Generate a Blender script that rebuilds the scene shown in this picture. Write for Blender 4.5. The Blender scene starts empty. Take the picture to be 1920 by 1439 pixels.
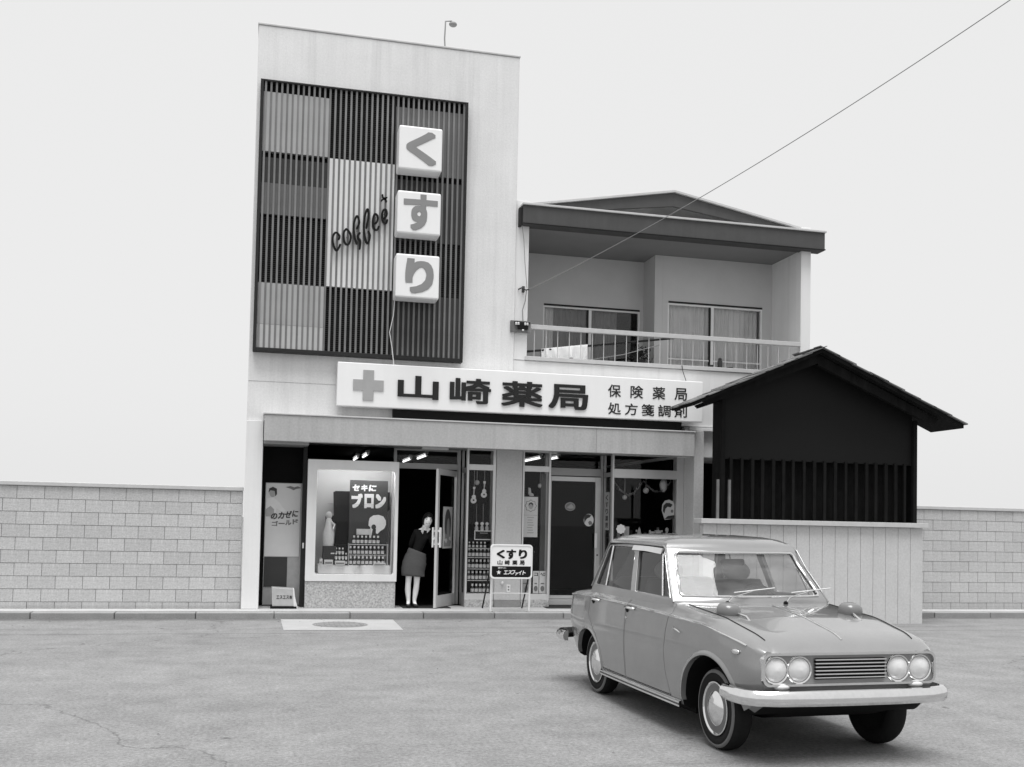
import bpy, bmesh, math, random
import numpy as np
from mathutils import Vector, Matrix

random.seed(7)
R = math.radians
SC = bpy.context.scene
COL = SC.collection

# ------------------------------------------------------------------ camera
def make_camera():
    yaw, pitch, roll = R(13.23), R(2.25), R(1.2)
    f = Vector((math.sin(yaw), math.cos(yaw), 0)); r = Vector((math.cos(yaw), -math.sin(yaw), 0)); u = Vector((0, 0, 1))
    f, u = f * math.cos(pitch) + u * math.sin(pitch), u * math.cos(pitch) - f * math.sin(pitch)
    r, u = r * math.cos(roll) + u * math.sin(roll), u * math.cos(roll) - r * math.sin(roll)
    m = Matrix(((r.x, u.x, -f.x, 0), (r.y, u.y, -f.y, 0), (r.z, u.z, -f.z, 1.6), (0, 0, 0, 1)))
    cd = bpy.data.cameras.new('camera'); cd.sensor_fit = 'HORIZONTAL'; cd.sensor_width = 36
    cd.lens = 35.756; cd.shift_x = 0.0052; cd.shift_y = 0.0956; cd.clip_end = 3000; cd.clip_start = 0.05
    co = bpy.data.objects.new('camera', cd); COL.objects.link(co); co.matrix_world = m
    SC.camera = co
make_camera()

# ------------------------------------------------------------------ sky and sun: bright overcast
SUN_EL, SUN_AZ = R(76), R(190)       # azimuth clockwise from +Y: high, behind the camera and a little left
def make_world():
    w = bpy.data.worlds.new('World'); SC.world = w; w.use_nodes = True
    nt = w.node_tree; nt.nodes.clear()
    sky = nt.nodes.new('ShaderNodeTexSky'); sky.sky_type = 'NISHITA'; sky.sun_disc = False
    sky.sun_elevation = SUN_EL; sky.sun_rotation = SUN_AZ; sky.dust_density = 6; sky.air_density = 1.5
    bw = nt.nodes.new('ShaderNodeRGBToBW')
    mix = nt.nodes.new('ShaderNodeMix'); mix.data_type = 'FLOAT'; mix.inputs[0].default_value = 0.85
    mix.inputs[3].default_value = 8.6          # even cloud cover
    bg = nt.nodes.new('ShaderNodeBackground'); bg.inputs[1].default_value = 0.1
    out = nt.nodes.new('ShaderNodeOutputWorld')
    nt.links.new(sky.outputs[0], bw.inputs[0]); nt.links.new(bw.outputs[0], mix.inputs[2])
    nt.links.new(mix.outputs[0], bg.inputs[0]); nt.links.new(bg.outputs[0], out.inputs[0])
    sd = bpy.data.lights.new('sun', 'SUN'); sd.energy = 3.7; sd.angle = R(38); sd.color = (1, 1, 1)
    so = bpy.data.objects.new('sun', sd); COL.objects.link(so)
    d = Vector((math.sin(SUN_AZ) * math.cos(SUN_EL), math.cos(SUN_AZ) * math.cos(SUN_EL), math.sin(SUN_EL)))
    so.rotation_euler = (-d).to_track_quat('-Z', 'Y').to_euler(); so.location = (0, -5, 30)
make_world()
SC.view_settings.view_transform = 'Standard'; SC.view_settings.look = 'None'
SC.view_settings.exposure = 0.12; SC.view_settings.gamma = 1.0; SC.view_settings.use_curve_mapping = False
SC.render.engine = 'CYCLES'
SC.cycles.use_denoising = True
SC.cycles.max_bounces = 8; SC.cycles.transparent_max_bounces = 16
SC.cycles.sample_clamp_indirect = 6

# ------------------------------------------------------------------ materials (a monochrome place: greys only)
MATS = {}
def mat(name, g, rough=0.7, var=0.0, scale=6.0, bump=0.0, bscale=60.0, metal=0.0, spec=0.4, coat=0.0, emit=0.0, streak=0.0, speck=0.0, spscale=300.0, rnd=0.0, runs=0.0):
    if name in MATS: return MATS[name]
    m = bpy.data.materials.new(name); m.use_nodes = True; nt = m.node_tree
    b = nt.nodes['Principled BSDF']; N = nt.nodes.new; L = nt.links.new
    b.inputs['Base Color'].default_value = (g, g, g, 1); b.inputs['Roughness'].default_value = rough
    b.inputs['Metallic'].default_value = metal; b.inputs['Specular IOR Level'].default_value = spec
    b.inputs['Coat Weight'].default_value = coat; b.inputs['Coat Roughness'].default_value = 0.06
    if emit:
        b.inputs['Emission Color'].default_value = (1, 1, 1, 1); b.inputs['Emission Strength'].default_value = emit
    tc = N('ShaderNodeTexCoord')
    if var or streak or speck or runs:
        val = None
        def term(vec, sc, amp, det=6, ro=0.6):
            n = N('ShaderNodeTexNoise'); n.inputs['Scale'].default_value = sc; n.inputs['Detail'].default_value = det; n.inputs['Roughness'].default_value = ro
            L(vec, n.inputs['Vector'])
            mr = N('ShaderNodeMapRange'); mr.inputs[1].default_value = 0.25; mr.inputs[2].default_value = 0.75
            mr.inputs[3].default_value = -amp; mr.inputs[4].default_value = amp; L(n.outputs['Fac'], mr.inputs[0]); return mr.outputs[0]
        terms = []
        if var: terms.append(term(tc.outputs['Object'], scale, var))
        if speck: terms.append(term(tc.outputs['Object'], spscale, speck, 2, 0.5))
        if streak:
            mp = N('ShaderNodeMapping'); mp.inputs['Scale'].default_value = (9, 9, 0.35); L(tc.outputs['Object'], mp.inputs[0])
            terms.append(term(mp.outputs[0], 1.0, streak))
        if runs:                                  # thin rain runs down the wall
            mp2 = N('ShaderNodeMapping'); mp2.inputs['Scale'].default_value = (5.5, 5.5, 0.16); L(tc.outputs['Object'], mp2.inputs[0])
            n2 = N('ShaderNodeTexNoise'); n2.inputs['Scale'].default_value = 1.0; n2.inputs['Detail'].default_value = 8; n2.inputs['Roughness'].default_value = .7; L(mp2.outputs[0], n2.inputs['Vector'])
            m3 = N('ShaderNodeMapRange'); m3.inputs[1].default_value = .52; m3.inputs[2].default_value = .72; m3.inputs[3].default_value = 0; m3.inputs[4].default_value = -runs; L(n2.outputs['Fac'], m3.inputs[0]); terms.append(m3.outputs[0])
        val = terms[0]
        for t in terms[1:]:
            a = N('ShaderNodeMath'); a.operation = 'ADD'; L(val, a.inputs[0]); L(t, a.inputs[1]); val = a.outputs[0]
        k = N('ShaderNodeMath'); k.operation = 'MULTIPLY_ADD'; L(val, k.inputs[0]); k.inputs[1].default_value = g; k.inputs[2].default_value = g
        if rnd:                                   # each piece a little lighter or darker than its neighbour
            oi = N('ShaderNodeObjectInfo'); mr2 = N('ShaderNodeMapRange'); mr2.inputs[3].default_value = 1-rnd; mr2.inputs[4].default_value = 1+rnd; L(oi.outputs['Random'], mr2.inputs[0])
            k2 = N('ShaderNodeMath'); k2.operation = 'MULTIPLY'; L(k.outputs[0], k2.inputs[0]); L(mr2.outputs[0], k2.inputs[1]); k = k2
        cc = N('ShaderNodeCombineColor')
        for i in range(3): L(k.outputs[0], cc.inputs[i])
        L(cc.outputs[0], b.inputs['Base Color'])
    if bump:
        n = N('ShaderNodeTexNoise'); n.inputs['Scale'].default_value = bscale; n.inputs['Detail'].default_value = 4; L(tc.outputs['Object'], n.inputs['Vector'])
        bp = N('ShaderNodeBump'); bp.inputs['Strength'].default_value = bump; bp.inputs['Distance'].default_value = 0.01
        L(n.outputs['Fac'], bp.inputs['Height']); L(bp.outputs[0], b.inputs['Normal'])
    MATS[name] = m; return m

def glass_mat(name, k=0.7, tint=0.92, sky_sheen=0.0):
    if name in MATS: return MATS[name]
    m = bpy.data.materials.new(name); m.use_nodes = True; nt = m.node_tree; nt.nodes.clear(); N = nt.nodes.new; L = nt.links.new
    t = N('ShaderNodeBsdfTransparent'); t.inputs[0].default_value = (tint, tint, tint, 1)
    g = N('ShaderNodeBsdfGlossy'); g.inputs['Roughness'].default_value = 0.01; g.inputs[0].default_value = (1, 1, 1, 1)
    ge = N('ShaderNodeNewGeometry'); dt = N('ShaderNodeVectorMath'); dt.operation = 'DOT_PRODUCT'; L(ge.outputs['Normal'], dt.inputs[0]); L(ge.outputs['Incoming'], dt.inputs[1])
    def op(o_, a, b):
        n = N('ShaderNodeMath'); n.operation = o_
        for q, s_ in ((a, 0), (b, 1)):
            if q is None: continue
            if isinstance(q, (int, float)): n.inputs[s_].default_value = q
            else: L(q, n.inputs[s_])
        return n.outputs[0]
    c_ = op('ABSOLUTE', dt.outputs['Value'], None); p5 = op('POWER', op('SUBTRACT', 1.0, c_), 5.0)
    fr_ = op('ADD', op('MULTIPLY', p5, 0.96), 0.04)                 # Schlick, the same from both sides of the sheet
    mu = N('ShaderNodeMath'); mu.operation = 'MULTIPLY'; mu.inputs[1].default_value = k; L(fr_, mu.inputs[0])
    mx = N('ShaderNodeMixShader'); L(mu.outputs[0], mx.inputs[0]); L(t.outputs[0], mx.inputs[1]); L(g.outputs[0], mx.inputs[2])
    o = N('ShaderNodeOutputMaterial'); last = mx.outputs[0]
    if sky_sheen:                                    # pale diffuse film painting the bright sky reflection onto the glass
        df = N('ShaderNodeBsdfDiffuse'); df.inputs[0].default_value = (.8, .8, .8, 1)
        nz = N('ShaderNodeTexNoise'); nz.inputs['Scale'].default_value = 5; nz.inputs['Detail'].default_value = 6
        mr_ = N('ShaderNodeMapRange'); mr_.inputs[1].default_value = .3; mr_.inputs[2].default_value = .7; mr_.inputs[3].default_value = sky_sheen*.5; mr_.inputs[4].default_value = sky_sheen*1.5; L(nz.outputs['Fac'], mr_.inputs[0])
        m2 = N('ShaderNodeMixShader'); L(mr_.outputs[0], m2.inputs[0]); L(last, m2.inputs[1]); L(df.outputs[0], m2.inputs[2]); last = m2.outputs[0]
    L(last, o.inputs[0]); MATS[name] = m; return m

def ground_mat():
    m = bpy.data.materials.new('asphalt'); m.use_nodes = True; nt = m.node_tree; N = nt.nodes.new; L = nt.links.new
    b = nt.nodes['Principled BSDF']; b.inputs['Roughness'].default_value = 0.88; b.inputs['Specular IOR Level'].default_value = 0.25
    tc = N('ShaderNodeTexCoord')
    def noise(sc, det, ro, stretch=None):
        n = N('ShaderNodeTexNoise'); n.inputs['Scale'].default_value = sc; n.inputs['Detail'].default_value = det; n.inputs['Roughness'].default_value = ro
        if stretch:
            mp = N('ShaderNodeMapping'); mp.inputs['Scale'].default_value = stretch; L(tc.outputs['Object'], mp.inputs[0]); L(mp.outputs[0], n.inputs['Vector'])
        else: L(tc.outputs['Object'], n.inputs['Vector'])
        return n.outputs['Fac']
    def mr(x, a, b_, c, d):
        n = N('ShaderNodeMapRange'); n.inputs[1].default_value = a; n.inputs[2].default_value = b_; n.inputs[3].default_value = c; n.inputs[4].default_value = d; L(x, n.inputs[0]); return n.outputs[0]
    def mul(a, c):
        n = N('ShaderNodeMath'); n.operation = 'MULTIPLY'; L(a, n.inputs[0]); L(c, n.inputs[1]); return n.outputs[0]
    v = mr(noise(0.35, 6, 0.62, (1, 1.8, 1)), 0.3, 0.7, 0.19, 0.235)
    v = mul(v, mr(noise(2.2, 9, 0.78), 0.25, 0.75, 0.74, 1.26))
    v = mul(v, mr(noise(32, 5, 0.8), 0.28, 0.72, 0.52, 1.46))
    v = mul(v, mr(noise(110, 2, 0.6), 0.2, 0.8, 0.72, 1.28))
    v = mul(v, mr(noise(0.9, 9, 0.78), 0.60, 0.70, 1.0, 0.66))       # oil stains and scuffs
    v = mul(v, mr(noise(5.0, 4, 0.6, (1, 3.0, 1)), 0.66, 0.74, 1.0, 1.25))
    v = mul(v, mr(noise(1.3, 6, 0.7, (0.12, 2.6, 1)), 0.60, 0.72, 1.0, 0.80))   # faint wheel tracks along the street
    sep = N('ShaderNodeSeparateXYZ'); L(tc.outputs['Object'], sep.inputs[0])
    def band(y0, half, lo, wob):                                      # dirt and painted shade along a line parallel to the kerb
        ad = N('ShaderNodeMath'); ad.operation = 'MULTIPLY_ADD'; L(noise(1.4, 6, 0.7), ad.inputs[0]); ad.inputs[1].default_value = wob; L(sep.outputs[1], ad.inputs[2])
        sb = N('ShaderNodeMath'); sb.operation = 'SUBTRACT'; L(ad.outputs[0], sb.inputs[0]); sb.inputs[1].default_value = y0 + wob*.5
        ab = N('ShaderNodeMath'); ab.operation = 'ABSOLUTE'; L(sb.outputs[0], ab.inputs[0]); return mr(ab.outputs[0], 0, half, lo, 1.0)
    v = mul(v, band(16.35, 0.30, 0.55, 0.5)); v = mul(v, band(14.35, 0.07, 0.70, 0.25)); v = mul(v, band(14.95, 0.16, 0.85, 0.9))  # first band: gutter dirt plus the painted shadow line of the kerb
    vo = N('ShaderNodeTexVoronoi'); vo.feature = 'DISTANCE_TO_EDGE'; vo.inputs['Scale'].default_value = 0.22
    wn = N('ShaderNodeTexNoise'); wn.inputs['Scale'].default_value = 1.6; wn.inputs['Detail'].default_value = 5; L(tc.outputs['Object'], wn.inputs['Vector'])
    mxv = N('ShaderNodeMix'); mxv.data_type = 'VECTOR'; mxv.inputs[0].default_value = 0.45; L(tc.outputs['Object'], mxv.inputs[4]); L(wn.outputs['Color'], mxv.inputs[5]); L(mxv.outputs[1], vo.inputs['Vector'])
    crk = mr(vo.outputs['Distance'], 0.0, 0.0022, 0.62, 1.0)
    v = mul(v, crk)
    cc = N('ShaderNodeCombineColor')
    for i in range(3): L(v, cc.inputs[i])
    L(cc.outputs[0], b.inputs['Base Color'])
    bp = N('ShaderNodeBump'); bp.inputs['Strength'].default_value = 0.5; bp.inputs['Distance'].default_value = 0.006
    L(noise(120, 3, 0.6), bp.inputs['Height']); L(bp.outputs[0], b.inputs['Normal'])
    return m

M = dict(
 plaster=mat('pale_plaster', 0.70, 0.9, var=0.07, scale=1.1, bump=0.3, bscale=60, streak=0.05, speck=0.05, spscale=30, runs=0.13),
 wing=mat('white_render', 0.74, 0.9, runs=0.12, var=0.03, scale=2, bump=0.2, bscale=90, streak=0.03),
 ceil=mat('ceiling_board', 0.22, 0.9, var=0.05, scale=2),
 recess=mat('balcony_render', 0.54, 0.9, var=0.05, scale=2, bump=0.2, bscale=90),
 fascia=mat('rough_fascia', 0.42, 0.92, runs=0.14, var=0.07, scale=2.2, bump=0.5, bscale=140, speck=0.09, spscale=30, streak=0.06),
 column=mat('column_render', 0.54, 0.9, var=0.05, scale=3, bump=0.4, bscale=140, speck=0.08, spscale=30),
 terrazzo=mat('granite_plinth', 0.42, 0.85, var=0.08, scale=4, bump=0.35, bscale=110, speck=0.4, spscale=38),
 kerb=mat('kerb_concrete', 0.26, 0.9, rnd=0.12, var=0.15, scale=3, bump=0.4, bscale=80, speck=0.12, spscale=60),
 step=mat('step_concrete', 0.42, 0.9, var=0.12, scale=2.5, bump=0.3, bscale=80, speck=0.1, spscale=60),
 patch=mat('pale_concrete', 0.36, 0.9, var=0.12, scale=2.5, bump=0.3, bscale=90, speck=0.1, spscale=50),
 iron=mat('worn_iron', 0.20, 0.75, var=0.2, scale=7, bump=0.3, bscale=60),
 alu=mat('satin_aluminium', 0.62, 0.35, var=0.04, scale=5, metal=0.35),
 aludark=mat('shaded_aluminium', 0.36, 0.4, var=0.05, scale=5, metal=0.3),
 white=mat('white_acrylic', 0.82, 0.35, var=0.02, scale=2, streak=0.015),
 signedge=mat('sign_edge', 0.66, 0.4, var=0.03, scale=4),
 whitepaint=mat('white_paint', 0.78, 0.55, var=0.04, scale=5),
 casewhite=mat('case_white', 0.72, 0.5, var=0.04, scale=4, streak=0.03),
 letgrey=mat('letter_grey', 0.24, 0.45, var=0.05, scale=4),
 letdark=mat('letter_black', 0.014, 0.3, var=0.2, scale=4, spec=0.3),
 cross=mat('cross_grey', 0.36, 0.4, var=0.08, scale=6),
 black=mat('black_paint', 0.012, 0.6, spec=0.1),
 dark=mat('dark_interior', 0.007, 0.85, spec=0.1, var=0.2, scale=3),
 darkwood=mat('charred_wood', 0.010, 0.9, spec=0.1, var=0.3, scale=6, streak=0.4),
 woodgrey=mat('weathered_wood', 0.16, 0.85, var=0.2, scale=5, streak=0.35, bump=0.3),
 brownstrip=mat('brown_strip', 0.10, 0.7, streak=0.1),
 eave=mat('eave_board', 0.085, 0.75, spec=0.1, var=0.08, scale=4, streak=0.06),
 flash=mat('pale_flashing', 0.5, 0.4, var=0.08, scale=8),
 slat=mat('grey_slat', 0.19, 0.55, rnd=0.15, spec=0.1, var=0.14, scale=3, streak=0.15),
 slatframe=mat('dark_screen_frame', 0.03, 0.5, spec=0.1, var=0.1, scale=6),
 p_light=mat('screen_light_panel', 0.46, 0.7, var=0.06, scale=3, streak=0.06),
 p_lighter=mat('screen_pale_panel', 0.58, 0.7, var=0.06, scale=3),
 p_white=mat('screen_white_panel', 0.84, 0.6, var=0.03, scale=3),
 p_mid=mat('screen_mid_panel', 0.17, 0.7, var=0.1, scale=3, streak=0.1),
 p_dim=mat('screen_dim_panel', 0.075, 0.7, spec=0.1, var=0.1, scale=3),
 p_dark=mat('screen_dark_panel', 0.014, 0.8, spec=0.1),
 louvre=mat('dark_louvre', 0.05, 0.6, spec=0.1),
 curtain=mat('pale_curtain', 0.68, 0.9, var=0.06, scale=5, streak=0.12),
 netcurtain=mat('net_curtain', 0.20, 0.9, var=0.1, scale=6, streak=0.15),
 towel=mat('white_towel', 0.82, 0.95, var=0.05, scale=9, bump=0.3, bscale=120),
 skin=mat('skin', 0.78, 0.55, var=0.03, scale=20),
 sweater=mat('black_knit', 0.012, 0.95, spec=0.1, bump=0.3, bscale=200),
 skirt=mat('grey_wool', 0.085, 0.95, spec=0.1, var=0.1, scale=40, bump=0.2, bscale=200),
 hair=mat('black_hair', 0.01, 0.45, spec=0.1),
 stocking=mat('stocking', 0.46, 0.6, var=0.04, scale=15),
 shoe=mat('dark_leather', 0.03, 0.4, spec=0.1),
 lip=mat('lip', 0.05, 0.5),
 paper=mat('white_paper', 0.7, 0.85, var=0.04, scale=6),
 papergrey=mat('grey_print', 0.42, 0.85, var=0.12, scale=9),
 printdark=mat('dark_print', 0.05, 0.8),
 printmid=mat('mid_print', 0.2, 0.8),
 display=mat('display_backing', 0.45, 0.8, var=0.06, scale=2),
 boardgrey=mat('charcoal_board', 0.055, 0.6, spec=0.1, var=0.06, scale=6),
 bottle=mat('brown_glass', 0.03, 0.15, spec=0.6),
 cap=mat('white_cap', 0.75, 0.5),
 carton=mat('pale_carton', 0.6, 0.7, var=0.1, scale=15),
 mat_=mat('door_mat', 0.045, 0.95, spec=0.1, bump=0.6, bscale=200),
 rubber=mat('tyre_rubber', 0.016, 0.8, spec=0.1, var=0.15, scale=30, bump=0.2, bscale=120),
 whitewall=mat('whitewall', 0.13, 0.7, var=0.15, scale=20),
 rim=mat('steel_rim', 0.16, 0.35, metal=0.6),
 chrome=mat('chrome', 0.78, 0.1, metal=1.0, var=0.05, scale=20),
 paint=mat('grey_car_paint', 0.215, 0.27, var=0.06, scale=4, coat=1.0, speck=0.04, spscale=120, metal=0.18),
 carblack=mat('car_black', 0.008, 0.8, spec=0.1),
 seat=mat('vinyl_seat', 0.05, 0.55, var=0.1, scale=10),
 seatlight=mat('headrest_cover', 0.3, 0.8, var=0.1, scale=8),
 mirrorgrey=mat('mirror_shell_grey', 0.15, 0.3, coat=0.5),
 lens=mat('lamp_lens', 0.62, 0.2, var=0.1, scale=20),
 block=mat('concrete_block', 0.50, 0.92, rnd=0.06, var=0.16, scale=1.6, bump=0.5, bscale=60, speck=0.14, spscale=34, streak=0.08),
 insul=mat('porcelain', 0.75, 0.25),
 cable=mat('cable', 0.24, 0.6),
 cabledark=mat('dark_cable', 0.03, 0.6),
 roofshingle=mat('cedar_shingle', 0.15, 0.9, rnd=0.3, var=0.25, scale=9, bump=0.5, bscale=50),
 tube=mat('lit_tube', 0.8, 0.5, emit=1.7),
 casetube=mat('case_lit_tube', 0.8, 0.5, emit=55.0),
 ornament=mat('pale_ornament', 0.5, 0.4, var=0.25, scale=25),
 tinsel=mat('tinsel', 0.2, 0.3, metal=0.6, var=0.4, scale=60),
)
GLASS = glass_mat('window_glass', 0.3, 0.94)
GLASSBAL = glass_mat('balcony_glass', 0.7, 0.9)
CARGLASS = glass_mat('car_glass', 1.0, 0.6)
SCREENGLASS = glass_mat('sky_sheen_glass', 1.0, 0.75, 0.08)
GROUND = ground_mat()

# ------------------------------------------------------------------ builders
class MB:
    def __init__(s): s.v = []; s.f = []
    def add(s, vs, fs):
        o = len(s.v); s.v += [tuple(v) for v in vs]; s.f += [tuple(i + o for i in f) for f in fs]; return s
    def box(s, x0, x1, y0, y1, z0, z1):
        x0, x1 = min(x0, x1), max(x0, x1); y0, y1 = min(y0, y1), max(y0, y1); z0, z1 = min(z0, z1), max(z0, z1)
        return s.add([(x0,y0,z0),(x1,y0,z0),(x1,y1,z0),(x0,y1,z0),(x0,y0,z1),(x1,y0,z1),(x1,y1,z1),(x0,y1,z1)],
                     [(0,3,2,1),(4,5,6,7),(0,1,5,4),(1,2,6,5),(2,3,7,6),(3,0,4,7)])
    def prism(s, pts, y0, y1):                 # polygon in x,z, extruded along y
        a = sum(pts[i][0]*pts[(i+1)%len(pts)][1] - pts[(i+1)%len(pts)][0]*pts[i][1] for i in range(len(pts)))
        if a < 0: pts = pts[::-1]
        n = len(pts); vs = [(x, y0, z) for x, z in pts] + [(x, y1, z) for x, z in pts]
        fs = [tuple(range(n)), tuple(range(2*n-1, n-1, -1))] + [(i, i+n, (i+1)%n+n, (i+1)%n) for i in range(n)]
        return s.add(vs, fs)
    def prism_x(s, pts, x0, x1):               # polygon in y,z, extruded along x
        a = sum(pts[i][0]*pts[(i+1)%len(pts)][1] - pts[(i+1)%len(pts)][0]*pts[i][1] for i in range(len(pts)))
        if a < 0: pts = pts[::-1]
        n = len(pts); vs = [(x0, y, z) for y, z in pts] + [(x1, y, z) for y, z in pts]
        fs = [tuple(range(n-1, -1, -1)), tuple(range(n, 2*n))] + [(i, (i+1)%n, (i+1)%n+n, i+n) for i in range(n)]
        return s.add(vs, fs)
    def prism_z(s, pts, z0, z1):
        a = sum(pts[i][0]*pts[(i+1)%len(pts)][1] - pts[(i+1)%len(pts)][0]*pts[i][1] for i in range(len(pts)))
        if a < 0: pts = pts[::-1]
        n = len(pts); vs = [(x, y, z0) for x, y in pts] + [(x, y, z1) for x, y in pts]
        fs = [tuple(range(n-1, -1, -1)), tuple(range(n, 2*n))] + [(i, (i+1)%n, (i+1)%n+n, i+n) for i in range(n)]
        return s.add(vs, fs)
    def tube(s, pts, r, n=8, cap=True):
        pts = [Vector(p) for p in pts]; rs = r if isinstance(r, (list, tuple)) else [r]*len(pts)
        rings = []; prev = None
        for i, p in enumerate(pts):
            t = (pts[min(i+1, len(pts)-1)] - pts[max(i-1, 0)]).normalized()
            if prev is None:
                a = Vector((0,0,1)) if abs(t.z) < 0.9 else Vector((1,0,0)); u = t.cross(a).normalized()
            else: u = (prev - t*prev.dot(t)).normalized()
            prev = u; w = t.cross(u)
            rings.append([p + (u*math.cos(2*math.pi*k/n) + w*math.sin(2*math.pi*k/n))*rs[i] for k in range(n)])
        vs = [v for g in rings for v in g]; fs = []
        for i in range(len(rings)-1):
            for k in range(n): fs.append((i*n+k, i*n+(k+1)%n, (i+1)*n+(k+1)%n, (i+1)*n+k))
        if cap: fs += [tuple(range(n-1, -1, -1)), tuple(range((len(rings)-1)*n, len(rings)*n))]
        return s.add(vs, fs)
    def lathe(s, prof, c, axis='z', n=24, cap=True):     # prof = (radius, along axis)
        c = Vector(c); vs = []; fs = []
        for r, h in prof:
            for k in range(n):
                a = 2*math.pi*k/n; p, q = r*math.cos(a), r*math.sin(a)
                vs.append(c + (Vector((p, q, h)) if axis == 'z' else Vector((h, p, q)) if axis == 'x' else Vector((q, h, p))))
        m = len(prof)
        for i in range(m-1):
            for k in range(n): fs.append((i*n+k, i*n+(k+1)%n, (i+1)*n+(k+1)%n, (i+1)*n+k))
        if cap and prof[0][0] > 1e-5: fs.append(tuple(range(n-1, -1, -1)))
        if cap and prof[-1][0] > 1e-5: fs.append(tuple(range((m-1)*n, m*n)))
        return s.add(vs, fs)
    def ball(s, c, rx, ry=None, rz=None, n=14, m=9):
        ry = ry or rx; rz = rz or rx; c = Vector(c); vs = []; fs = []
        for i in range(1, m):
            th = math.pi*i/m
            for k in range(n): a = 2*math.pi*k/n; vs.append((c.x+rx*math.sin(th)*math.cos(a), c.y+ry*math.sin(th)*math.sin(a), c.z+rz*math.cos(th)))
        t = len(vs); vs += [(c.x, c.y, c.z+rz), (c.x, c.y, c.z-rz)]
        for i in range(m-2):
            for k in range(n): fs.append((i*n+k, (i+1)*n+k, (i+1)*n+(k+1)%n, i*n+(k+1)%n))
        for k in range(n): fs.append((t, k, (k+1)%n)); fs.append((t+1, (m-2)*n+(k+1)%n, (m-2)*n+k))
        return s.add(vs, fs)
    def loft(s, rings, closed=True, caps=True):
        n = len(rings[0]); vs = [v for g in rings for v in g]; fs = []
        for i in range(len(rings)-1):
            for k in range(n if closed else n-1): fs.append((i*n+k, i*n+(k+1)%n, (i+1)*n+(k+1)%n, (i+1)*n+k))
        if caps: fs += [tuple(range(n-1, -1, -1)), tuple(range((len(rings)-1)*n, len(rings)*n))]
        return s.add(vs, fs)
    def mesh(s, name='m'):
        me = bpy.data.meshes.new(name); me.from_pydata(s.v, [], s.f); me.validate(); 
        bm = bmesh.new(); bm.from_mesh(me); bmesh.ops.recalc_face_normals(bm, faces=bm.faces); bm.to_mesh(me); bm.free(); me.update()
        return me
    def build(s, name, material, parent=None, smooth=None, bevel=0.0, local=False):
        return link(name, s.mesh(name), material, parent, smooth, bevel, local)

def root_loc(o):
    while o.parent: o = o.parent
    return o.location.copy()
def link(name, me, material, parent=None, smooth=None, bevel=0.0, local=False):
    if parent is not None and not local: me.transform(Matrix.Translation(-root_loc(parent)))
    me.materials.clear(); me.materials.append(M[material] if isinstance(material, str) else material)
    if smooth is not None:
        me.shade_smooth()
        if smooth < 180: me.set_sharp_from_angle(angle=R(smooth))
    o = bpy.data.objects.new(name, me); COL.objects.link(o); o.parent = parent
    if bevel:
        b = o.modifiers.new('bevel', 'BEVEL'); b.width = bevel; b.segments = 2; b.limit_method = 'ANGLE'; b.angle_limit = R(35)
    return o
def tag(o, label, cat, group=None, kind=None):
    o['label'] = label; o['category'] = cat
    if group: o['group'] = group
    if kind: o['kind'] = kind
    return o
def thing(name, label, cat, loc=(0,0,0), rotz=0.0, group=None):
    o = bpy.data.objects.new(name, None); o.empty_display_size = 0.2; COL.objects.link(o)
    o.location = loc; o.rotation_euler = (0, 0, rotz); return tag(o, label, cat, group)
def structure(o): o['kind'] = 'structure'; return o
def box(name, m, parent, x0, x1, y0, y1, z0, z1, bevel=0.0, local=False):
    return MB().box(x0,x1,y0,y1,z0,z1).build(name, m, parent, None, bevel, local)
def copy_tree(o, parent=None, loc=None, rotz=None, label=None):
    c = o.copy(); COL.objects.link(c); c.parent = parent
    if loc is not None: c.location = loc
    if rotz is not None: c.rotation_euler.z = rotz
    if label: c['label'] = label
    for ch in list(o.children): copy_tree(ch, c)
    return c
def centre(o):                                   # put a one-mesh thing's origin at the middle of its base
    vs = [v.co for v in o.data.vertices]
    c = Vector(((min(v.x for v in vs)+max(v.x for v in vs))/2, (min(v.y for v in vs)+max(v.y for v in vs))/2, min(v.z for v in vs)))
    o.data.transform(Matrix.Translation(-c)); o.location = o.location + c; return o

def text_mesh(s, bold=0.0, depth=0.01, shear=0.0):
    cu = bpy.data.curves.new('t', 'FONT'); cu.body = s; cu.size = 1; cu.offset = 0; cu.extrude = 0; cu.shear = shear; cu.resolution_u = 4; cu.fill_mode = 'BOTH'
    o = bpy.data.objects.new('t', cu); COL.objects.link(o)
    dg = bpy.context.evaluated_depsgraph_get(); me = bpy.data.meshes.new_from_object(o.evaluated_get(dg))
    bpy.data.objects.remove(o); bpy.data.curves.remove(cu)
    bm = bmesh.new(); bm.from_mesh(me); bmesh.ops.remove_doubles(bm, verts=bm.verts, dist=1e-5)
    for f in bm.faces:
        if f.normal.z < 0: f.normal_flip()
    r = bmesh.ops.extrude_face_region(bm, geom=bm.faces[:])
    bmesh.ops.translate(bm, verts=[e for e in r['geom'] if isinstance(e, bmesh.types.BMVert)], vec=(0, 0, 1))
    if bold:
        base = bm.verts[:] + bm.edges[:] + bm.faces[:]
        for k, (ox, oy) in enumerate([(a, b) for a in (-1,-.5,0,.5,1) for b in (-1,-.5,0,.5,1) if max(abs(a),abs(b)) == 1]):
            d = bmesh.ops.duplicate(bm, geom=base)
            vv = [e for e in d['geom'] if isinstance(e, bmesh.types.BMVert)]
            for v in vv: v.co.x += bold*.85*ox; v.co.y += bold*.85*oy; v.co.z *= 1-.015*(k+1)
    bmesh.ops.recalc_face_normals(bm, faces=bm.faces); bm.to_mesh(me); bm.free()
    return me
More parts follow.
